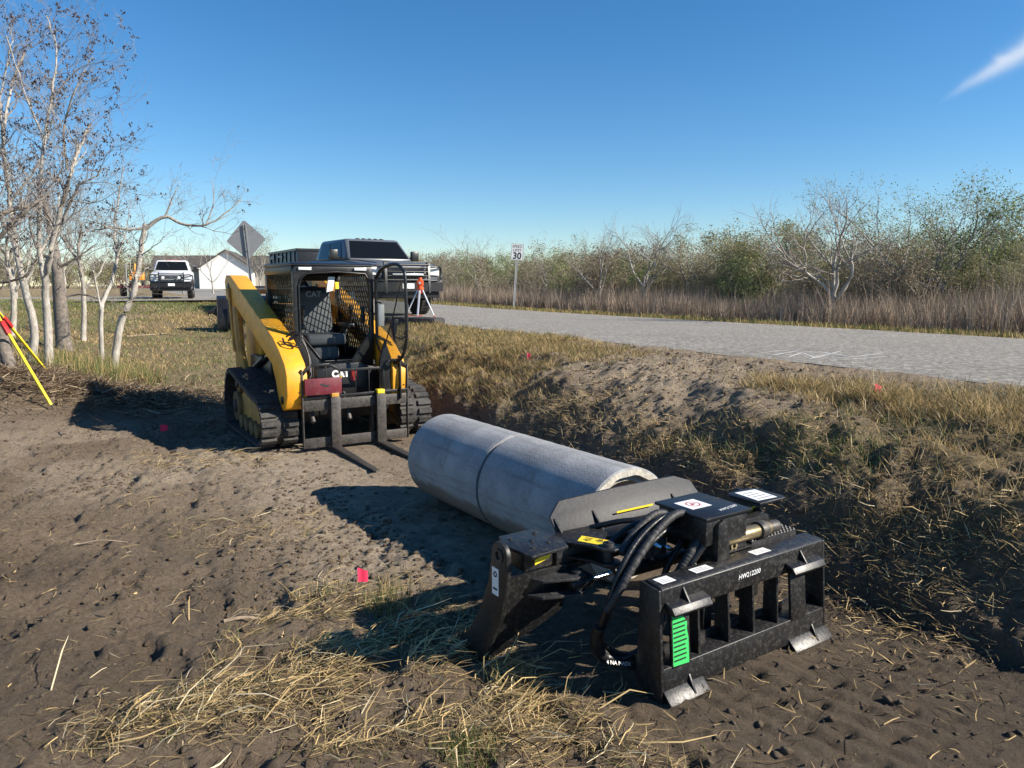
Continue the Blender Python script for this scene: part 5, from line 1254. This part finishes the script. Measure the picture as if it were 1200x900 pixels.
MB().prism([(-.035, -.02), (-.02, .02), (.02, .02), (.035, -.02), (.022, -.02), (.01, .008), (-.01, .008), (-.022, -.02)], 'xy', -.1, H_).build('post', M['galv'], t)
dz = H_-.42; hd = .52
dm = MB().prism([(-hd, dz), (-hd+.03, dz-.035), (-.03, dz-hd+.0), (.03, dz-hd), (hd-.03, dz-.035), (hd, dz), (hd-.03, dz+.035), (.03, dz+hd), (-.03, dz+hd), (-hd+.03, dz+.035)], 'xz', .021, .026).build('sign_panel', M['signback'], t)
bo = MB()
for z in (dz+.3, dz-.3): bo.cyl((0, -.03, z), (0, -.005, z), .014, 6)
bo.build('bolt', M['steel'], t)

# ------------------------------------------------------------------ survey tripod by the grey truck, and the slab under it
P = und(493, 372, 18.2); zr = float(road_z(sn(P.x, P.y)[0])); P.z = zr
t = thing('survey_tripod', 'white legged survey tripod with orange instrument head in front of the dark pickup', 'tripod', (P.x, P.y, zr+.0))
HT = .78
for a_ in (R(200), R(265), R(340)):
    q = (math.cos(a_)*.42, math.sin(a_)*.42, .02); m_ = MB().beam((math.cos(a_)*.05, math.sin(a_)*.05, HT), (q[0]*.86, q[1]*.86, .13), .045, .022).build('leg', M['alu'], t, .004)
    MB().beam((q[0]*.88, q[1]*.88, .12), q, .03, .03).cyl(q, (q[0], q[1], -.03), .008, 8).build('foot', M['orange'], m_)
MB().cyl((0, 0, HT-.02), (0, 0, HT+.03), .09, 20).cyl((0, 0, HT-.12), (0, 0, HT-.02), .05, 12).build('head', M['orange'], t, .004)
ins = MB().cyl((0, 0, HT+.03), (0, 0, HT+.08), .07, 20).box(-.075, .075, -.07, .07, HT+.08, HT+.20).cyl((0, 0, HT+.20), (0, 0, HT+.27), .05, 20).build('instrument', M['orange'], t, .008)
MB().cyl((0, -.071, HT+.14), (0, -.078, HT+.14), .03, 16).build('lens', M['lens'], ins)
MB().tube([(-.30, -.25, .14), (-.1, -.3, .13), (.08, -.33, .14)], .012, 8).build('spreader', M['orange'], t)
a_, b_2 = und(447, 379, 17.0), und(516, 380, 16.6); d_ = b_2-a_; zr = float(road_z(sn(a_.x, a_.y)[0]))
t = thing('rubber_mat', 'dark ridged slab lying on the road shoulder under the survey tripod', 'slab', (a_.x, a_.y, zr-.02), math.atan2(d_.y, d_.x))
MB().prism([(0, 0), (0, .10), (.04, .15), (d_.length*.55, .14), (d_.length*.57, .17), (d_.length-.03, .15), (d_.length, .10), (d_.length, 0)], 'xz', -.30, .30).build('slab', M['rubber'], t, .015)
rb = MB()
for i in range(8): rb.box(.08+i*.155, .15+i*.155, -.27, .27, .13, .165)
rb.build('ridge', M['rubber'], t)

# yellow tripod at the left edge
c0 = unp(63, 481); hd_ = und(-16, 352, 9.75)
t = thing('tripod', 'yellow legged tripod with red clamp at the left edge of the picture', 'tripod', (c0.x, c0.y, c0.z))
H3 = hd_-c0
ctr = Vector((H3.x, H3.y, 0)); rad = Vector((-H3.x, -H3.y, 0))
for i in range(3):
    rr_ = Matrix.Rotation(2*math.pi*i/3, 3, 'Z') @ rad; foot = ctr+rr_; foot.z = gz(c0.x+foot.x, c0.y+foot.y)-c0.z; top_ = H3+rr_.normalized()*.06
    lg = MB().beam(top_, top_.lerp(foot, .55), .028, .020).beam(top_.lerp(foot, .30), top_.lerp(foot, .96), .034, .026).build('leg', M['toolyellow'], t, .004)
    MB().tube([top_.lerp(foot, .95), foot], [.014, .003], 8).build('spike', M['steel'], lg)
    cp = top_.lerp(foot, .20); m_ = MB().beam(cp, top_.lerp(foot, .32), .06, .05).build('clamp', M['red'], lg, .006)
    MB().cyl(cp+Vector((0, -.03, 0)), cp+Vector((0, -.06, 0)), .016, 12).build('knob', M['ink'], lg)
MB().cyl(H3+Vector((0, 0, -.04)), H3+Vector((0, 0, .02)), .10, 24).build('head', M['orange'], t, .006)
MB().cyl(H3+Vector((0, 0, .02)), H3+Vector((0, 0, .20)), .06, 20).box(H3.x-.08, H3.x+.08, H3.y-.06, H3.y+.06, H3.z+.05, H3.z+.15).build('laser_level', M['red'], t, .008)
MB().tube(smoothpath([H3+Vector((.04, -.06, -.05)), H3+Vector((.07, -.08, -.16)), H3+Vector((.02, -.08, -.22)), H3+Vector((-.03, -.07, -.12))], 5), .018, 8).build('strap', M['hose'], t)

# black bucket attachment behind the loader
P = unp(272, 386); t = thing('bucket_attachment', 'black steel skid steer bucket with teeth standing in the grass behind the loader', 'bucket', (P.x, P.y, gz0(P.x, P.y)-.02), R(20)); t.scale = (1.1, 1.1, 1.25) 
bp_ = [(0, .0), (.05, .48), (.22, .72), (.52, .80), (.56, .76), (.30, .62), (.12, .42), (.10, .06), (.72, .03), (.72, 0)]
MB().prism(bp_, 'yz', -.35, 1.1).build('shell', M['blackclean'], t, .01)
for x in (-.37, 1.1): MB().prism([(0, 0), (.05, .48), (.22, .72), (.54, .80), (.60, .45), (.74, 0)], 'yz', x, x+.02).build('side_plate', M['blackclean'], t, .004)
MB().prism([(-.62, .42), (-.50, .50), (-.36, .55), (-.36, .30), (-.50, .38), (-.60, .34)], 'xz', .1, .16).build('hook', M['blackclean'], t, .006)
MB().box(-.1, .85, -.03, -.005, .12, .55).build('mounting_plate', M['blackclean'], t, .006)

# dump trailer behind the grey truck
p = W(27.0, 7.9); t = thing('dump_trailer', 'black high sided dump trailer behind the dark grey pickup truck', 'trailer', (p.x, p.y, float(road_z(26.6))), R(31))
MB().box(-1.15, 1.15, 0, .05, .9, 2.10).box(-1.15, -1.10, .05, 4.2, .9, 2.10).box(1.10, 1.15, .05, 4.2, .9, 2.10).box(-1.15, 1.15, 4.2, 4.25, .9, 2.10).box(-1.1, 1.1, .05, 4.2, .85, .92).build('box', M['blackclean'], t, .01)
rb = MB()
for y in np.arange(.3, 4.2, .6):
    for x in (-1.19, 1.15): rb.box(x, x+.04, y, y+.06, .9, 2.10)
rb.box(-1.20, -1.10, -.01, 4.26, 2.06, 2.14).box(1.10, 1.20, -.01, 4.26, 2.06, 2.14).box(-1.18, 1.18, -.03, .06, 2.06, 2.14)
rb.build('side_rail', M['blackclean'], t)
MB().prism([(2.0, 1.86), (2.8, 1.89), (2.7, 1.96), (2.0, 1.94)], 'yz', -1.196, -1.1925).box(-1.196, -1.1925, 3.3, 3.8, 1.85, 1.97).build('decal', M['signback'], t)
MB().box(-1.0, 1.0, 1.8, 1.95, .45, .6).box(-1.0, 1.0, 2.8, 2.95, .45, .6).box(-.5, -.4, -.2, 4.1, .6, .8).box(.4, .5, -.2, 4.1, .6, .8).beam((-.45, -.1, .7), (0, -1.3, .6), .1).beam((.45, -.1, .7), (0, -1.3, .6), .1).build('frame', M['blackclean'], t)
for x in (-1, 1):
    for y in (1.9, 2.9): wheel(t, x*1.0, y, .38, x)

# small equipment trailer with an orange excavator behind the white truck
P = und(160, 346, 47); t = thing('equipment_trailer', 'low maroon equipment trailer coupled behind the white pickup truck', 'trailer', (P.x, P.y, 1.08), R(22))
MB().box(-1.1, 1.1, 0, 5.5, .55, .70).beam((0, -1.0, .6), (-.8, .1, .62), .1).beam((0, -1.0, .6), (.8, .1, .62), .1).build('deck', M['maroon'], t, .01)
rl_ = MB()
for x in (-1.1, 1.06):
    for y in (0, 1.8, 3.6, 5.4): rl_.box(x, x+.04, y, y+.05, .70, 1.1)
    rl_.box(x, x+.04, 0, 5.45, 1.06, 1.1)
rl_.build('rail', M['maroon'], t)
for x in (-1, 1):
    for y in (2.4, 3.3): wheel(t, x*1.0, y, .38, x)
t = thing('mini_excavator', 'orange compact excavator standing on the trailer behind the white truck', 'excavator', (P.x-.6, P.y+1.3, 1.78), R(22)); t.scale = (.7, .7, .7)
for x in (-.62, .40): MB().prism([(0, .1), (.1, 0), (1.5, 0), (1.6, .1), (1.6, .3), (1.5, .4), (.1, .4), (0, .3)], 'yz', x, x+.26).build('track', M['tyre'], t, .03)
MB().prism([(.1, .5), (1.7, .5), (1.8, .9), (1.5, 1.25), (.1, .95)], 'yz', -.6, .6).build('body', M['orangemach'], t, .06)
MB().tube([(.0, .1, .9), (0, -.6, 1.9), (0, -1.3, 1.3)], .10, 8).build('boom', M['orangemach'], t); MB().tube([(0, -1.3, 1.35), (0, -1.1, .6)], .08, 8).build('stick', M['orangemach'], t)
MB().prism([(-1.3, .6), (-1.0, .65), (-.8, .35), (-1.2, .2)], 'yz', -.25, .25).build('bucket', M['blackclean'], t, .01)
MB().box(-.55, -.48, .3, .37, .95, 1.9).box(.1, .17, .3, .37, .95, 1.9).box(-.55, -.48, 1.3, 1.37, .95, 1.9).box(.1, .17, 1.3, 1.37, .95, 1.9).box(-.6, .22, .2, 1.42, 1.9, 1.98).build('canopy', M['blackclean'], t)
P = und(149, 337, 58); t = thing('post', 'thin grey post standing beside the side road left of the white truck', 'post', (P.x, P.y, 1.05))
MB().cyl((0, 0, -.1), (0, 0, 2.3), .05, 10).build('shaft', M['galv'], t); MB().cyl((0, 0, 2.3), (0, 0, 2.36), .07, 10).build('cap', M['galv'], t)

# ------------------------------------------------------------------ houses
def house(name, label, px, d, wid, dep, eave, ridge, wall, rot, wings=()):
    P = und(px, 338, d); t = thing(name, label, 'house', (P.x, P.y, 1.35), rot)
    MB().prism([(-wid/2, 0), (wid/2, 0), (wid/2, eave), (0, ridge), (-wid/2, eave)], 'xz', 0, dep).build('wall', wall, t)
    k = (ridge-eave)/(wid/2); rf = MB(); o_ = .4
    for sx in (-1, 1):
        x1 = sx*(wid/2+o_); z1 = eave-k*o_
        rf.add([(0, -.35, ridge+.02), (x1, -.35, z1+.02), (x1, dep+.35, z1+.02), (0, dep+.35, ridge+.02), (0, -.35, ridge+.17), (x1, -.35, z1+.17), (x1, dep+.35, z1+.17), (0, dep+.35, ridge+.17)], [(0, 1, 2, 3), (7, 6, 5, 4), (0, 4, 5, 1), (1, 5, 6, 2), (2, 6, 7, 3), (3, 7, 4, 0)])
    rf.build('roof', M['roof'], t); return t
h1 = house('house', 'white gabled house with dark shingle roof far behind the trucks', 266, 90, 6.2, 9, 2.5, 4.6, M['wallwhite'], R(12))
# cross wing to the left, roof slope toward the viewer
MB().box(-9, -3.12, 3.0, 8.5, 0, 2.4).build('wing_wall', M['wallgrey'], h1)
MB().add([(-9.4, 2.6, 2.3), (-3.3, 2.6, 2.3), (-3.3, 5.75, 4.2), (-9.4, 5.75, 4.2), (-9.4, 8.9, 2.3), (-3.3, 8.9, 2.3)], [(0, 1, 2, 3), (3, 2, 5, 4), (0, 3, 4), (1, 5, 2)]).build('wing_roof', M['roof'], h1)
MB().box(-6.8, -5.9, 2.975, 2.998, .9, 1.9).build('window', M['carglass'], h1)
h2 = house('house', 'low house with greenish roof right of the white gabled house', 322, 96, 7.5, 10, 2.4, 4.1, M['wallgrey'], R(95))

# ------------------------------------------------------------------ sky, sun, camera
w = bpy.data.worlds.new('World'); scene.world = w; w.use_nodes = True; nt = w.node_tree; nt.nodes.clear()
sd = Vector((.975, -.222, 0)).normalized(); EL = R(32)
sky = nt.nodes.new('ShaderNodeTexSky'); sky.sky_type = 'NISHITA'; sky.sun_disc = False; sky.sun_elevation = EL; sky.sun_rotation = math.atan2(sd.x, sd.y)
sky.altitude = 0; sky.air_density = SKY_AIR; sky.dust_density = SKY_DUST; sky.ozone_density = SKY_OZ
bg = nt.nodes.new('ShaderNodeBackground'); bg.inputs['Strength'].default_value = SKY_STR; out = nt.nodes.new('ShaderNodeOutputWorld')
tc = nt.nodes.new('ShaderNodeTexCoord')
d1 = (und(1095, 126, 1)-Vector((0, 0, HC))).normalized(); d2 = (und(1290, 2, 1)-Vector((0, 0, HC))).normalized()
nrm = d1.cross(d2).normalized(); al = (d2-d1*d2.dot(d1)).normalized()
def vdot(vec):
    n_ = nt.nodes.new('ShaderNodeVectorMath'); n_.operation = 'DOT_PRODUCT'; nt.links.new(tc.outputs['Generated'], n_.inputs[0]); n_.inputs[1].default_value = vec; return n_.outputs['Value']
def mth(op, a_, b_=None, c_=None):
    n_ = nt.nodes.new('ShaderNodeMath'); n_.operation = op
    for i, v in enumerate((a_, b_, c_)):
        if v is None: continue
        if isinstance(v, (int, float)): n_.inputs[i].default_value = v
        else: nt.links.new(v, n_.inputs[i])
    return n_.outputs[0]
u = mth('DIVIDE', vdot(al), d2.dot(al)); v = vdot(nrm)
mp = nt.nodes.new('ShaderNodeMapping'); nt.links.new(tc.outputs['Generated'], mp.inputs['Vector'])
nz = nt.nodes.new('ShaderNodeTexNoise'); nz.inputs['Scale'].default_value = 22; nz.inputs['Detail'].default_value = 6; nz.inputs['Distortion'].default_value = .8; nt.links.new(mp.outputs[0], nz.inputs['Vector'])
wd = mth('MULTIPLY_ADD', u, .015, .002); vv = mth('ADD', v, mth('MULTIPLY', mth('SUBTRACT', nz.outputs['Fac'], .5), .016))
fall = mth('POWER', 2.718, mth('MULTIPLY', -1.0, mth('POWER', mth('ABSOLUTE', mth('DIVIDE', vv, wd)), 2.0)))
um = nt.nodes.new('ShaderNodeMapRange'); um.interpolation_type = 'SMOOTHSTEP'; nt.links.new(u, um.inputs[0]); um.inputs[1].default_value = .0; um.inputs[2].default_value = .55
cl = mth('MULTIPLY', mth('MULTIPLY', fall, um.outputs[0]), mth('MULTIPLY_ADD', nz.outputs['Fac'], .9, .25)); cl = mth('MINIMUM', cl, .75)
fr_ = mth('MULTIPLY', cl, mth('GREATER_THAN', vdot(((d1+d2)/2).normalized()), .8))
bc = nt.nodes.new('ShaderNodeBackground'); bc.inputs['Color'].default_value = (.80, .88, 1.0, 1); bc.inputs['Strength'].default_value = CLOUD
mx = nt.nodes.new('ShaderNodeMixShader'); nt.links.new(fr_, mx.inputs[0]); hs = nt.nodes.new('ShaderNodeHueSaturation'); hs.inputs['Saturation'].default_value = 1.24; nt.links.new(sky.outputs[0], hs.inputs['Color']); nt.links.new(hs.outputs[0], bg.inputs['Color']); nt.links.new(bg.outputs[0], mx.inputs[1]); nt.links.new(bc.outputs[0], mx.inputs[2]); nt.links.new(mx.outputs[0], out.inputs['Surface'])
sl = bpy.data.lights.new('sun', 'SUN'); sl.energy = SUN; sl.angle = R(.53); sl.color = (1, .92, .80); so = bpy.data.objects.new('sun', sl); COL.objects.link(so)
tosun = Vector((sd.x*math.cos(EL), sd.y*math.cos(EL), math.sin(EL))); so.rotation_euler = (-tosun).to_track_quat('-Z', 'Y').to_euler(); so.location = (20, -5, 20)
cam = bpy.data.cameras.new('camera'); cam.sensor_width = 36; cam.lens = FPX/1200*36; cam.clip_start = .05; cam.clip_end = 3000
co = bpy.data.objects.new('camera', cam); COL.objects.link(co); co.location = (0, 0, HC); co.rotation_euler = (R(90)-PITCH, 0, 0); scene.camera = co
scene.render.resolution_x = 1024; scene.render.resolution_y = 768
scene.render.engine = 'CYCLES'; scene.cycles.max_bounces = 6; scene.cycles.transparent_max_bounces = 12
vs_ = scene.view_settings; vs_.view_transform = 'Standard'; vs_.look = 'None'; vs_.gamma = 1.0; vs_.use_curve_mapping = False; vs_.exposure = EXPO
